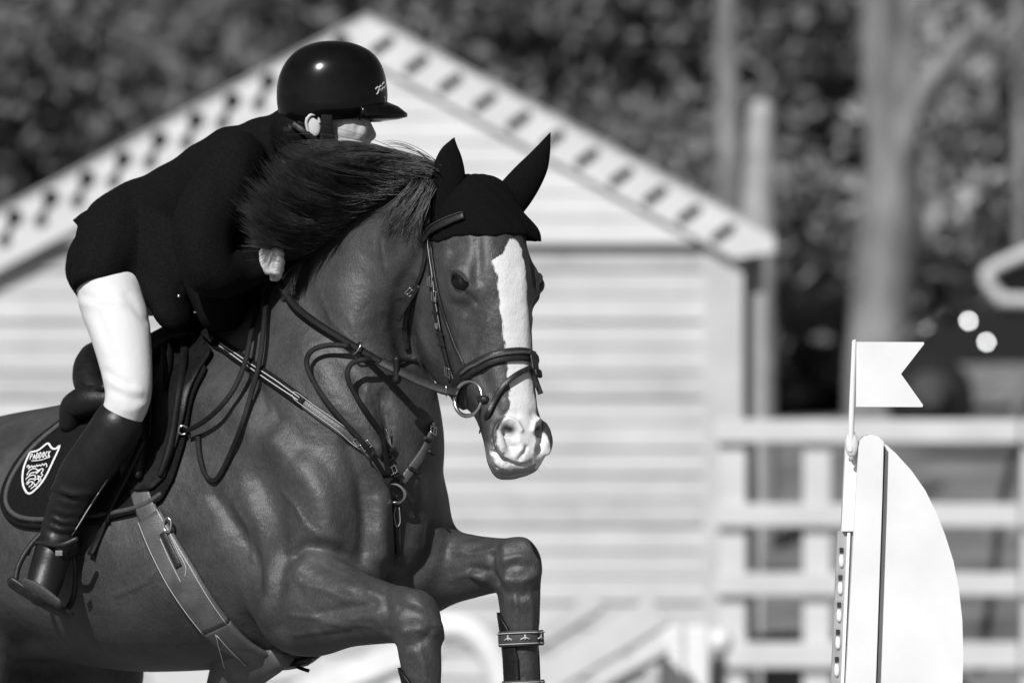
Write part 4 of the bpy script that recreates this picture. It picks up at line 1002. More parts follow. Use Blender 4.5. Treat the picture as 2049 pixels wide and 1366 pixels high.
# ------------------------------------------------------------------ mane
M['mane'] = mat('mane_hair', .060, .36, .5, var=.6, vscale=30)
def hair_mesh(name, paths, r0, parent, mat_, nseg=11, rt=.25):
    """paths (n, 4, 3) cubic control points; thin tapering three-sided hairs"""
    n = len(paths); tt = np.linspace(0, 1, nseg + 1)
    bz = np.stack([(1 - tt) ** 3, 3 * (1 - tt) ** 2 * tt, 3 * (1 - tt) * tt ** 2, tt ** 3], 1)
    C = np.einsum('tk,nkc->ntc', bz, paths)
    T = np.gradient(C, axis=1); T /= np.linalg.norm(T, axis=2, keepdims=True) + 1e-9
    ref = np.array((.2, -.9, .35)); e1 = np.cross(T, ref); e1 /= np.linalg.norm(e1, axis=2, keepdims=True) + 1e-9; e2 = np.cross(T, e1)
    rad = (r0 * np.random.uniform(.6, 1.25, n))[:, None] * (1 - (1 - rt) * tt[None] ** 2)
    vs = np.stack([C + rad[..., None] * (e1 * math.cos(a) + e2 * math.sin(a)) for a in (0, 2.094, 4.189)], 2)   # n, t, 3, xyz
    V_ = vs.reshape(-1, 3); K_ = nseg + 1
    base = (np.arange(n) * K_ * 3)[:, None, None] + (np.arange(nseg) * 3)[None, :, None]; j = np.arange(3)[None, None]; j2 = (j + 1) % 3
    F_ = np.stack([base + j, base + j2, base + 3 + j2, base + 3 + j], -1).reshape(-1, 4)
    me = bpy.data.meshes.new(name); me.vertices.add(len(V_)); me.vertices.foreach_set('co', V_.ravel())
    me.loops.add(F_.size); me.loops.foreach_set('vertex_index', F_.ravel().astype(np.int32)); me.polygons.add(len(F_))
    me.polygons.foreach_set('loop_start', np.arange(0, F_.size, 4, dtype=np.int32)); me.polygons.foreach_set('loop_total', np.full(len(F_), 4, np.int32)); me.update(calc_edges=True)
    return link(name, me, mat_, parent)
# guide rows: root, two controls, tip (photo pixel, metres to the right of the horse's middle plane)
GD = np.array([
    [(880, 338, .03), (800, 292, .03), (715, 274, .10), (628, 292, .20)],
    [(862, 342, .03), (785, 315, .04), (680, 296, .12), (602, 304, .22)],
    [(835, 352, .03), (755, 352, .06), (640, 345, .14), (582, 300, .24)],
    [(795, 372, .03), (725, 388, .08), (610, 410, .17), (552, 318, .26)],
    [(755, 396, .03), (690, 420, .08), (580, 440, .18), (524, 348, .27)],
    [(715, 422, .03), (650, 452, .09), (560, 462, .18), (503, 385, .27)],
    [(680, 448, .03), (625, 478, .09), (555, 478, .18), (490, 425, .26)],
    [(645, 478, .03), (605, 506, .09), (560, 496, .17), (500, 462, .24)],
    [(612, 505, .03), (580, 530, .09), (550, 520, .15), (512, 500, .20)]], float)
def guide(q):
    x = q * (len(GD) - 1); i = min(int(x), len(GD) - 2); f_ = x - i; return GD[i] * (1 - f_) + GD[i + 1] * f_
paths = []
rng = np.random.RandomState(5)
for c in range(240):
    q = rng.rand() ** .9; g = guide(q).copy(); ln = rng.uniform(.68, 1.06); dv = rng.normal(0, .035)
    off = rng.randn(3, 2) * np.array([[4, 5], [8, 9], [10, 11]]) * (1 if q > .25 else np.array([[.8, .45]])); g[1:, :2] += off; g[1:, 2] += dv * np.array([.3, .8, 1]); tight = rng.uniform(.5, 1.2)
    for h in range(33):
        k = g + rng.randn(4, 3) * np.array([[6, 5, .018], [5, 4.5, .010], [4, 4, .008], [4.5, 5, .008]]) * tight
        l2 = ln * rng.uniform(.82, 1.06)
        for a_ in (1, 2, 3): k[a_] = k[0] + (k[a_] - k[0]) * l2
        if rng.rand() < .06: k[3, :2] += rng.randn(2) * 16; k[2, :2] += rng.randn(2) * 10
        paths.append([H(*p_) for p_ in k])
# roots hugging the crest so that no bare skin shows
for c in range(1500):
    q = rng.rand(); g = guide(q); k = g.copy(); l2 = rng.uniform(.12, .4)
    k += rng.randn(4, 3) * np.array([[7, 6, .03], [6, 6, .02], [6, 6, .02], [8, 8, .02]])
    for a_ in (1, 2, 3): k[a_] = k[0] + (k[a_] - k[0]) * l2
    paths.append([H(*p_) for p_ in k])
# loose hairs above the neck, short locks below the poll, wisps by the hand
for g, n, sg in (([(878, 335, .03), (840, 296, .03), (800, 282, .05), (770, 290, .06)], 10, 5), ([(875, 338, .03), (820, 300, .04), (740, 292, .06), (670, 288, .1)], 24, 6),
                 ([(860, 352, .05), (840, 390, .10), (815, 420, .11), (790, 455, .115)], 120, 8), ([(868, 352, .05), (856, 390, .10), (838, 430, .11), (825, 462, .115)], 90, 8), ([(840, 352, .05), (815, 390, .10), (785, 415, .115), (760, 440, .12)], 90, 9),
                 ([(612, 505, .05), (590, 540, .10), (580, 560, .13), (574, 585, .14)], 110, 7)):
    for h in range(n):
        k = np.array(g, float) + rng.randn(4, 3) * np.array([sg, sg, .010]) * np.array([[.8], [1], [1], [1.3]]); paths.append([H(*p_) for p_ in k])
ob_ = hair_mesh('mane', np.array(paths), .00085, horse, M['mane']); ob_['kind'] = 'stuff'
# lashes and whiskers
pl = []
for e_c, sg in ((EYE, 1),):
    for a_ in np.linspace(40, 150, 26):
        b0 = EYE + eu * .027 * math.cos(math.radians(a_)) + ev * .0185 * math.sin(math.radians(a_)) + EYN * .008; tip = b0 + EYN * .015 + ev * -.002 + eu * rng.randn() * .003
        q = np.array([b0, b0 + EYN * .006 + ev * .002, b0 + EYN * .011, tip]); pl.append(q if sg > 0 else mir(q))
ob_ = hair_mesh('eyelashes', np.array(pl), .0004, horse, M['mane'], 5); ob_['kind'] = 'stuff'
pw = []
for h in range(26):
    b0 = hit(rng.uniform(985, 1085), rng.uniform(895, 942)); d_ = norm(b0 - K(.58, -.09, 0) + rng.randn(3) * .02); L_ = rng.uniform(.012, .03)
    pw.append([b0 - d_ * .002, b0 + d_ * L_ * .3, b0 + d_ * L_ * .7 - UPZ * .002, b0 + d_ * L_ - UPZ * .006])
ob_ = hair_mesh('whiskers', np.array(pw), .00025, horse, M['trim'], 5); ob_['kind'] = 'stuff'
# tail
pt = []
for h in range(700):
    r0 = B(-1.37, 0, -.2) + rng.randn(3) * .025; o_ = rng.randn(3) * .05; pt.append([r0, r0 - FW * .16 + UPZ * .05 + o_ * .3, r0 - FW * .25 - UPZ * .35 + o_, r0 - FW * (.22 + rng.randn() * .04) - UPZ * (.85 + rng.rand() * .2) + o_ * 1.6])
ob_ = hair_mesh('tail', np.array(pt), .0022, horse, M['mane']); ob_['kind'] = 'stuff'
# ------------------------------------------------------------------ materials of the place
M['sand'] = mat('arena_sand', .22, .95, .1, var=.25, vscale=3, bump=.6, bscale=30)
M['bank'] = mat('bank_gravel', .17, .95, .1, var=.5, vscale=1.5, bump=.6, bscale=20)
M['paint'] = mat('white_paint', .46, .6, .3, var=.10, vscale=4, bump=.2, bscale=30)
M['paint_grey'] = mat('pale_grey_paint', .38, .6, .3, var=.15, vscale=5, bump=.2, bscale=30)
M['gable'] = mat('gable_paint', .56, .6, .3, var=.08, vscale=4)
M['fence_paint'] = mat('fence_paint', .52, .6, .3, var=.08, vscale=5, bump=.2, bscale=30)
M['dead_wood'] = mat('dead_wood', .30, .9, .1, var=.3, vscale=6)
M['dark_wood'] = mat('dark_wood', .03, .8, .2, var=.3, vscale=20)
M['roof'] = mat('roof_felt', .16, .9, .2, var=.3, vscale=12, bump=.4, bscale=40)
M['plastic'] = mat('white_plastic', .68, .45, .35, var=.07, vscale=7, bump=.06, bscale=90)
M['plastic_grey'] = mat('grey_plastic', .30, .5, .4, var=.15, vscale=30)
M['bark'] = mat('pale_bark', .17, .9, .1, var=.5, vscale=6, bump=.8, bscale=14, stretch=(1, 1, .35))
M['bark_dark'] = mat('dark_bark', .07, .9, .1, var=.5, vscale=6)
def leaf_mat(name, c):
    m = mat(name, c, .6, .25, var=.5, vscale=.9); nt = m.node_tree; b = nt.nodes['Principled BSDF']; tr = nt.nodes.new('ShaderNodeBsdfTranslucent'); tr.inputs[0].default_value = (c * 1.2,) * 3 + (1,)
    mx = nt.nodes.new('ShaderNodeMixShader'); mx.inputs[0].default_value = .4; out = nt.nodes['Material Output']; nt.links.new(b.outputs[0], mx.inputs[1]); nt.links.new(tr.outputs[0], mx.inputs[2]); nt.links.new(mx.outputs[0], out.inputs[0]); return m
M['leaf'] = leaf_mat('leaf', .42); M['leaf_dark'] = leaf_mat('dark_leaf', .25)
M['car'] = mat('dark_car_paint', .010, .15, .4, coat=.3)
M['glass'] = mat('car_glass', .006, .08, .35)
M['tyre'] = mat('tyre', .012, .8, .2)
M['glint'] = mat('glint_glow', .8, .3); M['glint'].node_tree.nodes['Principled BSDF'].inputs['Emission Color'].default_value = (1, 1, 1, 1); M['glint'].node_tree.nodes['Principled BSDF'].inputs['Emission Strength'].default_value = 24  # self-lit white that imitates a sun glint
M['chrome'] = mat('chrome', .8, .08, .5, metal=1)
# ------------------------------------------------------------------ ground: level arena, bank rising behind the fence
gx = np.r_[-300, -120, -60, -30, -15, -8, -4, 0, 4, 8, 15, 30, 60, 120, 300]; gy = np.r_[-60, -20, 0, 10, 20, 27, 29, 32, 35, 38, 42, 50, 60, 75, 90, 130, 300]
gz = np.interp(gy, [-60, 28, 38, 45, 60, 75, 90, 130, 300], [0, 0, 1.30, 1.40, 1.6, 3.0, 6.0, 14.0, 20.0])
gv = [(x, y, z + (.15 * math.sin(x * .21 + y * .13) if y > 40 else 0)) for y, z in zip(gy, gz) for x in gx]; nx_ = len(gx)
gf = [(j * nx_ + i, j * nx_ + i + 1, (j + 1) * nx_ + i + 1, (j + 1) * nx_ + i) for j in range(len(gy) - 1) for i in range(nx_ - 1)]
mb = MB(); mb.add(gv, gf); g = mb.build('ground', M['sand'], None); tag(g, None, None, kind='structure')
g.data.materials.append(M['bank'])
for p in g.data.polygons:
    if p.center.y > 28: p.material_index = 1

# ------------------------------------------------------------------ white shed with gable
SY = 23.0; KS = FPX / (CAM_D + SY)
shed = thing('shed', 'white weatherboarded shed with gable roof and pierced bargeboards behind the horse', 'shed')
def plate(poly, y0, th, name, mat_, parent, holes=(), bevel=0):
    """flat board cut to an outline (x, z) with holes, standing at depth y0"""
    cu = bpy.data.curves.new(name, 'CURVE'); cu.dimensions = '2D'; cu.fill_mode = 'BOTH'; cu.extrude = th / 2
    for pl_ in [poly] + list(holes):
        sp = cu.splines.new('POLY'); sp.points.add(len(pl_) - 1); sp.use_cyclic_u = True
        for p_, (x, z) in zip(sp.points, pl_): p_.co = (x, z, 0, 1)
    o = bpy.data.objects.new('tmp', cu); COL.objects.link(o); dg = bpy.context.evaluated_depsgraph_get(); me = bpy.data.meshes.new_from_object(o.evaluated_get(dg)); bpy.data.objects.remove(o)
    co = get_co(me); co = np.stack([co[:, 0], y0 - co[:, 2], co[:, 1]], 1); set_co(me, co); me.materials.clear()
    me.flip_normals() if False else None
    bm = bmesh.new(); bm.from_mesh(me); bmesh.ops.recalc_face_normals(bm, faces=bm.faces); bm.to_mesh(me); bm.free()
    me.name = name
    return link(name, me, mat_, parent, smooth=False, bevel=bevel)
def W2(px, py, y=SY): q = P(px, py, y); return (q[0], q[2])
apex = W2(735, 36); eR = W2(1548, 476); eL = W2(-115, 490); wl, wr = W2(-55, 0)[0], W2(1488, 0)[0]; zg = W2(0, 488)[1]
# weatherboards: one object per board
wm = MB(); n_b = 0
zb = zg; bh = 51.0 / KS; k = 0
while zb > 0.02:
    z1 = zb; z0 = max(0, zb - bh); mb = MB()
    v = np.array([(wl, SY - .075, z0), (wr - .20, SY - .075, z0), (wr - .20, SY - .054, z1 + .010), (wl, SY - .054, z1 + .010), (wl, SY + .012, z0), (wr - .20, SY + .012, z0), (wr - .20, SY + .012, z1 + .012), (wl, SY + .012, z1 + .012)])
    v[:2, 1] += .004 + .006 * math.sin(k * 2.3)
    mb.add(v, [(0, 1, 2, 3), (4, 7, 6, 5), (0, 4, 5, 1), (3, 2, 6, 7), (0, 3, 7, 4), (1, 5, 6, 2)]); mb.build('weatherboard', M['paint'] if k % 5 else M['paint_grey'], shed, smooth=False); zb = z0; k += 1
plate([(wl, 0), (wr, 0), (wr, zg + .05), (wl, zg + .05)], SY + .06, .08, 'wall_core', M['paint_grey'], shed)
plate([(wr - .20, 0), (wr - .005, 0), (wr - .005, zg), (wr - .20, zg)], SY - .055, .06, 'corner_board', M['paint'], shed)
plate([(wr + .0, 0), (wr + .09, 0), (wr + .09, zg + .1), (wr + .0, zg + .1)], SY + .12, .08, 'side_trim', M['paint_grey'], shed)
plate([(wr + .0, zg + .12), (wr + .10, zg + .08), (wr + .10, zg - .9), (wr + .03, zg - .9), (wr + .03, zg - .05)], SY + .05, .03, 'downpipe', M['plastic_grey'], shed)
plate([(wl - .02, zg), (wr + .02, zg), (apex[0], apex[1] - .12)], SY - .070, .08, 'gable_core', M['gable'], shed)
za = apex[1] - .05; zb = zg; k = 0
while zb < za - .08:                                          # gable boards, cut to the slope
    z1 = min(zb + bh, za - .03); f0, f1 = (za - zb) / (za - zg), (za - z1) / (za - zg); a_, b_ = (wl - .02) - apex[0], (wr + .02) - apex[0]; mb = MB()
    v = [(apex[0] + a_ * f0, SY - .124, zb), (apex[0] + b_ * f0, SY - .124, zb), (apex[0] + b_ * f1, SY - .114, z1), (apex[0] + a_ * f1, SY - .114, z1), (apex[0] + a_ * f0, SY - .105, zb), (apex[0] + b_ * f0, SY - .105, zb), (apex[0] + b_ * f1, SY - .105, z1), (apex[0] + a_ * f1, SY - .105, z1)]
    mb.add(v, [(0, 1, 2, 3), (4, 7, 6, 5), (0, 4, 5, 1), (3, 2, 6, 7), (0, 3, 7, 4), (1, 5, 6, 2)]); mb.build('weatherboard', M['gable'], shed, smooth=False); zb = z1; k += 1
def slope_board(a, b, name, drop, y0, th, mat_, off=0.0, holes=()):
    (x0, z0), (x1, z1) = a, b
    return plate([(x0, z0 - off), (x1, z1 - off), (x1, z1 - drop), (x0, z0 - drop)], y0, th, name, mat_, shed, holes)
def pill(x0, z0, x1, z1, r, n=7):
    d = norm((x1 - x0, z1 - z0)); a0 = math.atan2(d[1], d[0]); out = []
    for k_ in range(n): a_ = a0 + math.pi / 2 + math.pi * k_ / (n - 1); out.append((x0 + r * math.cos(a_), z0 + r * math.sin(a_)))
    for k_ in range(n): a_ = a0 - math.pi / 2 + math.pi * k_ / (n - 1); out.append((x1 + r * math.cos(a_), z1 + r * math.sin(a_)))
    return out
hl, hr_ = [], []
for k in range(-1, 11):
    x, y = 30 + 72.4 * k, 437 - 38.8 * k
    if x > 690: break
    a0, b0 = W2(x + 3, y), W2(x - 17, y + 46)
    # dumb-bell slot: round top, narrow neck, round foot
    ra, rb, rn = 18 / KS, 14 / KS, 5.5 / KS; d = np.array(norm((b0[0] - a0[0], b0[1] - a0[1]))); nn = np.array((-d[1], d[0])); a_, b_ = np.array(a0), np.array(b0); A0 = math.atan2(d[1], d[0]); pts = []
    for t_ in np.linspace(25, 335, 13): an = A0 + math.radians(t_); pts.append(tuple(a_ + ra * np.array((math.cos(an), math.sin(an)))))
    for t_ in np.linspace(205, 515, 11): an = A0 + math.radians(t_); pts.append(tuple(b_ + rb * np.array((math.cos(an), math.sin(an)))))
    hl.append(pts)
for k in range(0, 11):
    x, y = 766 + 68.0 * k, 95 + 37.3 * k; a0, b0 = W2(x + 15, y - 11), W2(x - 15, y + 11); hr_.append(pill(*a0, *b0, 10.5 / KS))
slope_board(eL, apex, 'bargeboard', 114 / KS, SY - .150, .03, M['gable'], holes=hl)
xe = W2(1468, 0)[0]; ze = eR[1] + (apex[1] - eR[1]) * (eR[0] - xe) / (eR[0] - apex[0]); dr = 86 / KS
plate([apex, eR, (eR[0], eR[1] - .07), (xe, ze - dr), (apex[0], apex[1] - dr)], SY - .150, .03, 'bargeboard', M['gable'], shed, hr_)
slope_board(eL, apex, 'slot_shade_board', 108 / KS, SY - .1295, .009, M['dark_wood'], .01); plate([(apex[0], apex[1] - .01), (xe, ze - .01), (xe, ze - dr + .015), (apex[0], apex[1] - dr + .015)], SY - .1295, .009, 'slot_shade_board', M['dark_wood'], shed)  # near-black boards added so the bargeboard slots look shaded
for (a, b) in ((eL, apex), (apex, eR)):                       # roof slabs running back
    mb = MB(); t_ = .05
    v = [(x, y, z + dz) for y in (SY - .175, SY + 4.0) for (x, z) in (a, b) for dz in (0.004, .018)]
    mb.add(v, [(0, 2, 3, 1), (4, 5, 7, 6), (0, 1, 5, 4), (2, 6, 7, 3), (1, 3, 7, 5), (0, 4, 6, 2)]); mb.build('roof_slab', M['paint_grey'], shed, smooth=False)
mb = MB(); mb.box((wr - .02, SY + 2.1, zg / 2), .06, 3.9, zg); mb.build('side_wall', M['paint_grey'], shed, smooth=False)
mb = MB(); mb.box((wl + .02, SY + 2.1, zg / 2), .06, 3.9, zg); mb.build('side_wall', M['paint_grey'], shed, smooth=False)

# ------------------------------------------------------------------ white rail fence
FY = 21.5; KF = FPX / (CAM_D + FY)
fence = thing('rail_fence', 'white wooden rail fence with four rails running past the shed corner', 'fence')
x0, x1 = W2(1430, 0, FY)[0], W2(3300, 0, FY)[0]
for py, h in ((862, 46), (1030, 46), (1168, 46), (1310, 52)):
    for xa, xb in ((x0, W2(2040, 0, FY)[0]), (W2(2040, 0, FY)[0] + .01, x1)):
        mb = MB(); mb.box(((xa + xb) / 2, FY, W2(0, py, FY)[1]), xb - xa, .045, h / KF); mb.build('rail', M['fence_paint'], fence, smooth=False, bevel=.008)
for px in (1466, 1636, 2075, 2480, 2900):
    q = W2(px, 0, FY)[0]; zt = W2(0, 838, FY)[1]; mb = MB(); mb.box((q, FY + .07, zt / 2), 56 / KF, .09, zt); mb.build('post', M['fence_paint'], fence, smooth=False, bevel=.008)
# dark prop leaning behind the fence
pr = MB(); pr.tube([P(2062, 800, 24), P(2010, 980, 23.4), P(1985, 1180, 22.8), P(1960, 1340, 22.4)], .022, m=3, n=8); tag(pr.build('prop_pole', M['dark_wood']), 'thin dark pole leaning behind the white rails near the car', 'pole')

# ------------------------------------------------------------------ spare jump material lying in front of the shed
JY = 18.0; KJ = FPX / (CAM_D + JY)
def bar(name, a, b, w, th, y, label, cat, m_, tilt=0):
    q0, q1 = P(*a, y), P(*b, y + tilt); d = norm(q1 - q0); mb = MB(); mb.ribbon(np.array([q0, (q0 + q1) / 2, q1]), np.repeat([[0, -1., .4]], 3, 0), w, th, rounded=False); o = mb.build(name, m_, None, smooth=False, bevel=.01); return tag(o, label, cat)
arch = thing('arch_filler', 'white arched jump filler standing beneath the horse\'s forelegs', 'jump filler')
th = np.linspace(math.radians(5), math.radians(175), 18); c = P(905, 1420, JY)
mb = MB(); mb.tube(np.array([c + np.array((.235 * math.cos(a), 0, .36 * math.sin(a))) for a in th]), .065, n=14, m=1); mb.build('arch_tube', M['plastic'], arch)
for sx in (1, -1): mb = MB(); mb.tube([c + np.array((.235 * sx, 0, .04)), np.array((c[0] + .235 * sx, JY, .02))], .064, n=14, m=2); mb.build('arch_leg', M['plastic'], arch)
bar('jump_plank', (1320, 1222), (1020, 1400), .15, .04, JY - .2, 'white plank leaning to the ground beside the white block', 'plank', M['paint'], -.4)
bar('jump_plank', (1195, 1205), (1060, 1290), .09, .05, JY + .4, 'short white plank leaning on the trestle below the shed', 'plank', M['paint'], -.3)
bar('jump_plank', (620, 1300), (300, 1362), .26, .05, JY - .3, 'broad white plank lying behind the horse\'s belly', 'plank', M['paint'], -.2)
bar('jump_pole', (870, 1290), (590, 1400), .12, .10, JY - .5, 'white pole sloping down behind the near foreleg', 'pole', M['plastic'], -.4)
blk = thing('jump_block', 'white plastic jump block standing below the corner of the shed', 'jump block')
q = P(1368, 1250, JY + .3)
for dx in (-.058, .058): mb = MB(); mb.box((q[0] + dx, q[1], q[2] / 2), .108, .22, q[2]); mb.build('half_shell', M['plastic'], blk, smooth=False, bevel=.015)
bar('jump_plank', (1325, 1290), (1150, 1420), .10, .04, JY + .1, 'narrow white plank leaning against the white block', 'plank', M['fence_paint'], -.3)
ballo = thing('marker_post', 'white ball-topped marker post standing in front of the fence', 'marker post')
q = P(1440, 1282, JY + .6); mb = MB(); mb.ell(q, (X * .06, Y * .06, Z * .06)); mb.build('ball', M['plastic'], ballo); mb = MB(); mb.tube([q - Z * .05, (q[0], q[1], 0.0)], .030, m=2, n=12); mb.build('stem', M['plastic_grey'], ballo)
tr = thing('trestle', 'dark low trestle behind the lowest white rail', 'trestle')
mb = MB(); q = P(1560, 1275, FY + .6); mb.box(q, .75, .10, .05, Matrix.Rotation(-.10, 3, 'Y')); mb.build('beam', M['dark_wood'], tr, smooth=False)
for sx in (-.3, .3): mb = MB(); mb.tube([q + X * sx, (q[0] + sx * 1.25, q[1] - .15, 0)], .02, m=2, n=8); mb.build('leg', M['dark_wood'], tr)

# ------------------------------------------------------------------ jump stand with flag, in the plane of the jump
ST_Y = 0.02; ST_LEAN = math.radians(2.7)
stand = thing('jump_stand', 'white plastic jump stand with a curved wing, pole-cup track and swallowtail flag', 'jump stand')
def SP(px, py, dy=0.0): return P(px, py, ST_Y + dy)
def sx_at(py, x_top, x_bot, y_top=880., y_bot=1366.): return x_top + (x_bot - x_top) * (py - y_top) / (y_bot - y_top)
# pillar: hollow profile with rounded head; follows the lean of the stand
zb_ = 2290.0
def outline(l): return [tuple(SP(x, y)[[0, 2]]) for x, y in l]
xl = lambda y: sx_at(y, 1716, 1690); xg = lambda y: sx_at(y, 1767, 1750)
head = [(1716, 893), (1719, 880), (1727, 872), (1740, 869), (1754, 872), (1766, 883)]
pil = [(xl(zb_), zb_), (xl(1500), 1500), (xl(1000), 1000)] + head + [(xg(1000), 1000), (xg(1500), 1500), (xg(zb_), zb_)]
plate(outline(pil), ST_Y, .115, 'pillar', M['plastic'], stand, bevel=.006)
arcp = [(xg(888) + 4, 888), (1790, 905), (1822, 940), (1850, 980), (1872, 1024), (1890, 1070), (1906, 1120), (1917, 1175), (1924, 1240), (1926, 1310), (1924, 1380), (1918, 1500), (1905, 1700), (1890, 1950), (1880, zb_ - 60)]
plate(outline([(xg(zb_ - 60) + 4, zb_ - 60), (xg(1400) + 4, 1400)] + arcp), ST_Y + .005, .072, 'wing', M['plastic'], stand, bevel=.012)
plate(outline([(xg(892) - 1.5, 892), (xg(892) + 5.5, 892), (xg(zb_ - 60) + 5.5, zb_ - 60), (xg(zb_ - 60) - 1.5, zb_ - 60)]), ST_Y + .008, .055, 'groove', M['plastic_grey'], stand)
sl0 = [(1692, 880), (1716, 880), (xl(1062) + 2, 1062), (sx_at(1062, 1692, 1668), 1062)]
plate(outline(sl0), ST_Y + .012, .06, 'side_fin', M['plastic'], stand, bevel=.003)
tl = lambda y: sx_at(y, 1684, 1663)
plate(outline([(tl(1062), 1062), (tl(1062) + 34, 1062), (tl(zb_ - 80) + 34, zb_ - 80), (tl(zb_ - 80), zb_ - 80)]), ST_Y + .018, .045, 'cup_track', M['plastic_grey'], stand)
plate(outline([(tl(1064) + 19, 1064), (tl(1064) + 25, 1064), (tl(zb_ - 80) + 25, zb_ - 80), (tl(zb_ - 80) + 19, zb_ - 80)]), ST_Y - .008, .012, 'track_rib', M['plastic'], stand)
for k in range(21):
    y = 1100 + 54.5 * k; q = SP(tl(y) + 9, y, -.0055); mb = MB(); mb.box(q, .0085, .004, .011); mb.build('track_hole', M['dark_wood'], stand, smooth=False)
    q = SP(tl(y) + 9, y + 22, -.0065); mb = MB(); mb.ell(q, (X * .006, Y * .004, Z * .016), 10, 6); mb.build('track_lug', M['plastic'], stand)
q = SP(1703, 895, -.03); mb = MB(); mb.ell(SP(1704, 888, -.04), (X * .014, Y * .012, Z * .030), 16, 10); mb.build('flag_holder', M['plastic'], stand)
mb = MB(); mb.ell(SP(1703, 918, -.045), (X * .006, Y * .004, Z * .006), 10, 6); mb.build('screw', M['plastic_grey'], stand)
fp = MB(); fp.tube([SP(1702, 900, -.045), SP(1705, 800, -.045), SP(1709.5, 684, -.045)], [.0075, .0065, .0055], n=10, m=2); fp.build('flag_pole', M['plastic'], stand)
fl = [(1712, 684), (1846, 684.5), (1847.5, 688), (1801, 748), (1845, 810), (1843.5, 814), (1711, 813.5)]
plate([tuple(SP(x, y)[[0, 2]]) for x, y in fl], ST_Y - .045, .004, 'flag', M['plastic'], stand, bevel=.0012)
mb = MB(); q = SP(1720, zb_); mb.box((q[0], ST_Y, .03), .10, .80, .06); mb.build('foot', M['plastic'], stand, smooth=False, bevel=.01)
mb = MB(); q = SP(1880, zb_); mb.box((q[0], ST_Y, .03), .10, .80, .06); mb.build('foot', M['plastic'], stand, smooth=False, bevel=.01)
mb = MB(); mb.box(((SP(1720, zb_)[0] + q[0]) / 2, ST_Y, .045), .26, .07, .05); mb.build('foot_bar', M['plastic'], stand, smooth=False)

# ------------------------------------------------------------------ parked car on the bank
CY = 39.0; KC = FPX / (CAM_D + CY)
car = thing('parked_car', 'dark parked car with bright window trim and added glowing beads for sun glints beyond the fence', 'car')
def CP(px, py, dy=0): return P(px, py, CY + dy)
prof = [(1800, 812), (1790, 740), (1800, 690), (1826, 655), (1870, 628), (1960, 606), (2010, 590), (2090, 520), (2190, 470), (2330, 452), (2500, 456), (2640, 500), (2740, 570), (2860, 592), (2940, 620), (2960, 720), (2950, 812)]
def slab(pr, y0, y1, taper, name, m_, parent, bev=.05):
    mb = MB(); n = len(pr); a = np.array([CP(x, y)[[0, 2]] for x, y in pr]); v = []
    for yy, tp in ((y0, taper), (y0 + .18, 0), (y1 - .18, 0), (y1, taper)):
        for x, z in a: v.append((x, CY + yy, z - tp * max(0, (z - a[:, 1].min()) - .5)))
    f = [tuple(range(n)), tuple(3 * n + i for i in range(n))[::-1]] + [(r * n + i, r * n + (i + 1) % n, (r + 1) * n + (i + 1) % n, (r + 1) * n + i) for r in range(3) for i in range(n)]
    mb.add(v, f); return mb.build(name, m_, parent, bevel=bev)
bodyc = slab(prof, -.85, .85, .10, 'body', M['car'], car)
win = [(2005, 600), (1975, 560), (1990, 535), (2100, 492), (2200, 478), (2330, 474), (2330, 592), (2120, 602)]
def ring_poly(l, y, r, name, m_, parent):
    mb = MB(); pts = [CP(x, yy, y) for x, yy in l]; pts = catmull(np.array(pts + [pts[0]]), 3); mb.tube(pts, r, n=8, m=1); return mb.build(name, m_, parent)
wo_ = plate([tuple(CP(x, y)[[0, 2]]) for x, y in win], CY - .86, .02, 'side_window', M['glass'], car)
ring_poly(win, -.90, .042, 'window_trim', M['fence_paint'], wo_)
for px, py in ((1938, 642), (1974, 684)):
    mb = MB(); mb.ell(CP(px, py, -.86), (X * .012, Y * .012, Z * .012), 12, 8); mb.build('glint_bead', M['glint'], car)  # small glowing beads added in place of sun glints on the car
mb = MB(); mb.ell(CP(1905, 630, -.84), (X * .13, Y * .05, Z * .05)); mb.build('headlamp_lens', M['glass'], car)
for px in (1862, 2720):
    mb = MB(); c = CP(px, 795, -.72); r_ = 88 / KC
    th = np.linspace(0, 2 * math.pi, 28, endpoint=False); rg = [np.array([c + np.array((q * math.cos(a), dy, q * math.sin(a))) for a in th]) for q, dy in ((r_ * .6, -.16), (r_ * .94, -.17), (r_, -.12), (r_, .05))]
    mb.loft(rg); w_ = mb.build('wheel', M['tyre'], car); mb = MB(); rg = [np.array([c + np.array((q * math.cos(a), dy, q * math.sin(a))) for a in th]) for q, dy in ((r_ * .1, -.17), (r_ * .55, -.15), (r_ * .6, -.165))]; mb.loft(rg); mb.build('rim', M['trim'], w_)
    mb = MB(); c2 = CP(px, 795, .72); rg = [np.array([c2 + np.array((q * math.cos(a), dy, q * math.sin(a))) for a in th]) for q, dy in ((r_, -.05), (r_, .1))]; mb.loft(rg); mb.build('wheel', M['tyre'], car)
mb = MB(); mb.box(CP(2100, 770, -.865), 1.6, .02, .28); mb.build('door_panel', M['roof'], car, smooth=False, bevel=.01)

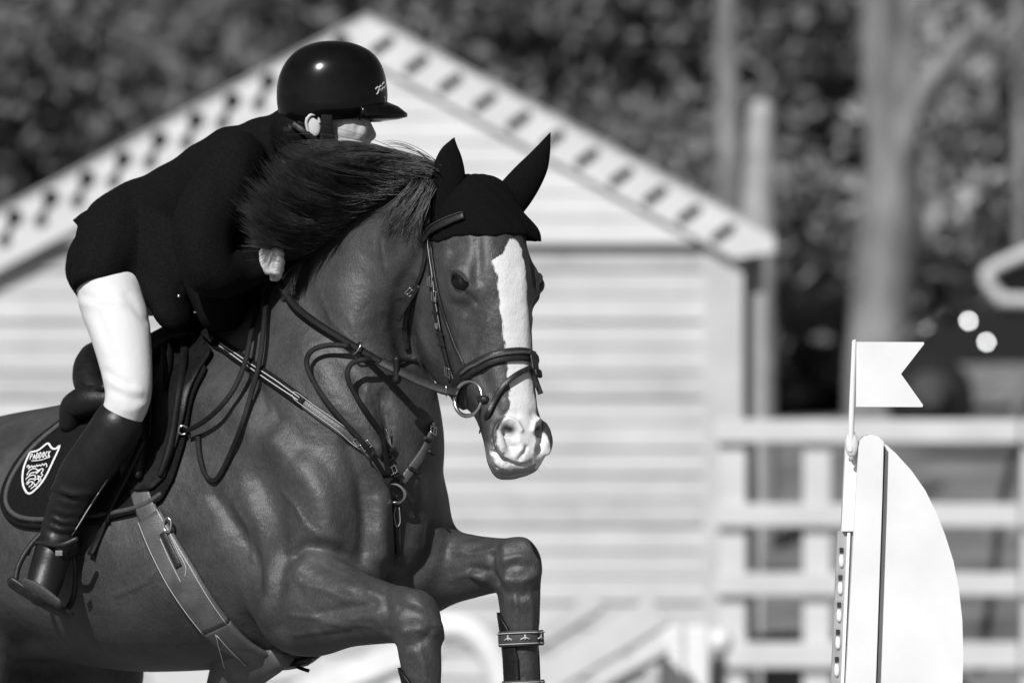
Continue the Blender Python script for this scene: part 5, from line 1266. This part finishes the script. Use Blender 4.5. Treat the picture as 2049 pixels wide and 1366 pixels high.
# ------------------------------------------------------------------ trees
def leaf_cloud(name, n, rx, ry, rz, size, seed, clumps=26):
    r = np.random.RandomState(seed); cc = r.randn(clumps, 3); cc /= np.linalg.norm(cc, axis=1)[:, None]; cc *= (r.rand(clumps, 1) ** .4); cc *= (rx, ry, rz)
    idx = r.randint(0, clumps, n); cs = r.uniform(.22, .42, clumps) * min(rx, rz)
    c = cc[idx] + r.randn(n, 3) * cs[idx][:, None] * .55
    nn = r.randn(n, 3) * .8 + np.array((0, 0, .75)) + (c / (rx, ry, rz)) * .8; a = np.cross(nn, r.randn(n, 3)); a /= np.linalg.norm(a, axis=1)[:, None]; b = np.cross(a, nn); b /= np.linalg.norm(b, axis=1)[:, None]; s_ = size * r.uniform(.6, 1.4, (n, 1))
    v = np.stack([c - a * s_, c + b * s_ * .45, c + a * s_, c - b * s_ * .45], 1).reshape(-1, 3); f = np.arange(4 * n).reshape(-1, 4)
    me = bpy.data.meshes.new(name); me.from_pydata(v.tolist(), [], f.tolist()); me.update(); return me
def trunk_mesh(h, r, seed, limbs=6):
    rr = np.random.RandomState(seed); mb = MB(); mb.tube([(0, 0, -.3), (rr.randn() * .06, 0, h * .3), (rr.randn() * .12, rr.randn() * .1, h * .65), (rr.randn() * .2, 0, h)], [r * 1.25, r, r * .75, r * .35], n=10)
    for k in range(limbs):
        z = h * rr.uniform(.4, .9); a = rr.rand() * 6.28; l = h * rr.uniform(.2, .38); mb.tube([(0, 0, z), (l * .5 * math.cos(a), l * .5 * math.sin(a), z + l * .35), (l * math.cos(a), l * math.sin(a), z + l * .8)], [r * .4, r * .25, r * .1], n=7)
    return mb.mesh('trunk')
CL = [leaf_cloud('crown', 22000, 2.4, 2.0, 2.7, .105, 1, 34), leaf_cloud('crown', 22000, 2.1, 1.9, 2.9, .10, 2, 30), leaf_cloud('crown', 18000, 2.2, 1.8, 1.9, .095, 3, 26)]
TM = [trunk_mesh(5.2, .15, 11), trunk_mesh(5.6, .17, 12), trunk_mesh(4.0, .12, 13)]
def hgt(y): return float(np.interp(y, gy, gz))
def tree(px, y, kind, zc, sc, m_leaf, label, group, rot):
    t_ = bpy.data.objects.new('tree', None); COL.objects.link(t_); x = P(px, 0, y)[0]; t_.location = (x, y, hgt(y) - .1); t_.rotation_euler = (0, 0, rot); t_.scale = (sc, sc, sc); tag(t_, label, 'tree', group)
    for nm, me, mm, dz in (('trunk', TM[kind], M['bark_dark'], 0), ('crown', CL[kind], m_leaf, zc)):
        o = bpy.data.objects.new(nm, me); COL.objects.link(o); o.parent = t_; o.location = (0, 0, dz)
        if not me.materials: me.materials.append(mm)
        o.material_slots[0].link = 'OBJECT'; o.material_slots[0].material = mm
rt = np.random.RandomState(21)
for i, px in enumerate(np.linspace(-1080, 3180, 24)):            # near row
    y = 48 + rt.rand() * 9; k = i % 3
    tree(px + rt.randn() * 40, y, k, [3.6, 3.9, 2.7][k], rt.uniform(.9, 1.15), M['leaf'] if rt.rand() < .5 else M['leaf_dark'], 'leafy tree standing in the row behind shed and fence', 'trees in the row behind the shed', rt.rand() * 6.28)
for i, px in enumerate(np.linspace(-1300, 3400, 20)):            # back row, higher on the bank
    y = 60 + rt.rand() * 12; k = (i + 1) % 3
    tree(px + rt.randn() * 60, y, k, [3.4, 3.6, 2.6][k], rt.uniform(1.25, 1.6), M['leaf_dark'] if rt.rand() < .6 else M['leaf'], 'darker leafy tree on the slope farther back', 'trees on the slope', rt.rand() * 6.28)
# two pale trunks
def pale_tree(name, l, rads, y, label, stubs=(), cat='tree trunk'):
    t_ = thing(name, label, cat); mb = MB(); pts = [P(x, yy, y) for x, yy in l]; pts = [np.array((pts[0][0], y, hgt(y) - .2))] + pts; mb.tube(pts, [rads[0] * 1.1] + list(rads), n=16, m=5); mb.build('trunk', M['dead_wood'] if cat == 'stump' else M['bark'], t_)
    for a, r_ in stubs: mb = MB(); mb.tube([P(x, yy, y - .1) for x, yy in a], r_, n=10, m=4); mb.build('limb', M['bark'], t_)
KT = FPX / (CAM_D + 44)
pale_tree('pale_tree', [(1760, 720), (1772, 520), (1790, 330), (1770, 200), (1762, 60), (1755, -120), (1745, -400)], np.array([68, 62, 56, 46, 42, 40, 36]) / KT, 44.0, 'big pale tree trunk rising above the flag, with a broken limb',
          [([(1800, 330), (1840, 190), (1900, 120), (1945, 60)], np.array([30, 26, 24, 18]) / KT), ([(1795, 300), (1815, 150), (1820, 20), (1822, -150)], np.array([24, 20, 18, 16]) / KT)])
pale_tree('dead_stump', [(1512, 620), (1516, 460), (1522, 330), (1524, 225)], np.array([40, 36, 32, 27]) / (FPX / (CAM_D + 34)), 34.0, 'tall pale dead stump just beside the shed roof', cat='stump')
pale_tree('pale_tree', [(1462, 600), (1460, 300), (1455, 100), (1450, -150)], np.array([26, 25, 24, 22]) / KT, 46.0, 'slimmer pale tree trunk above the shed roof beside the dead stump', cat='tree trunk')
for px, lab in ((2042, 'thin pale stem at the edge of the wood above the car'),): pale_tree('young_trunk', [(px, 600), (px + 2, 300), (px - 4, 0), (px - 6, -300)], np.array([14, 13, 12, 10]) / KT, 42.5, lab)
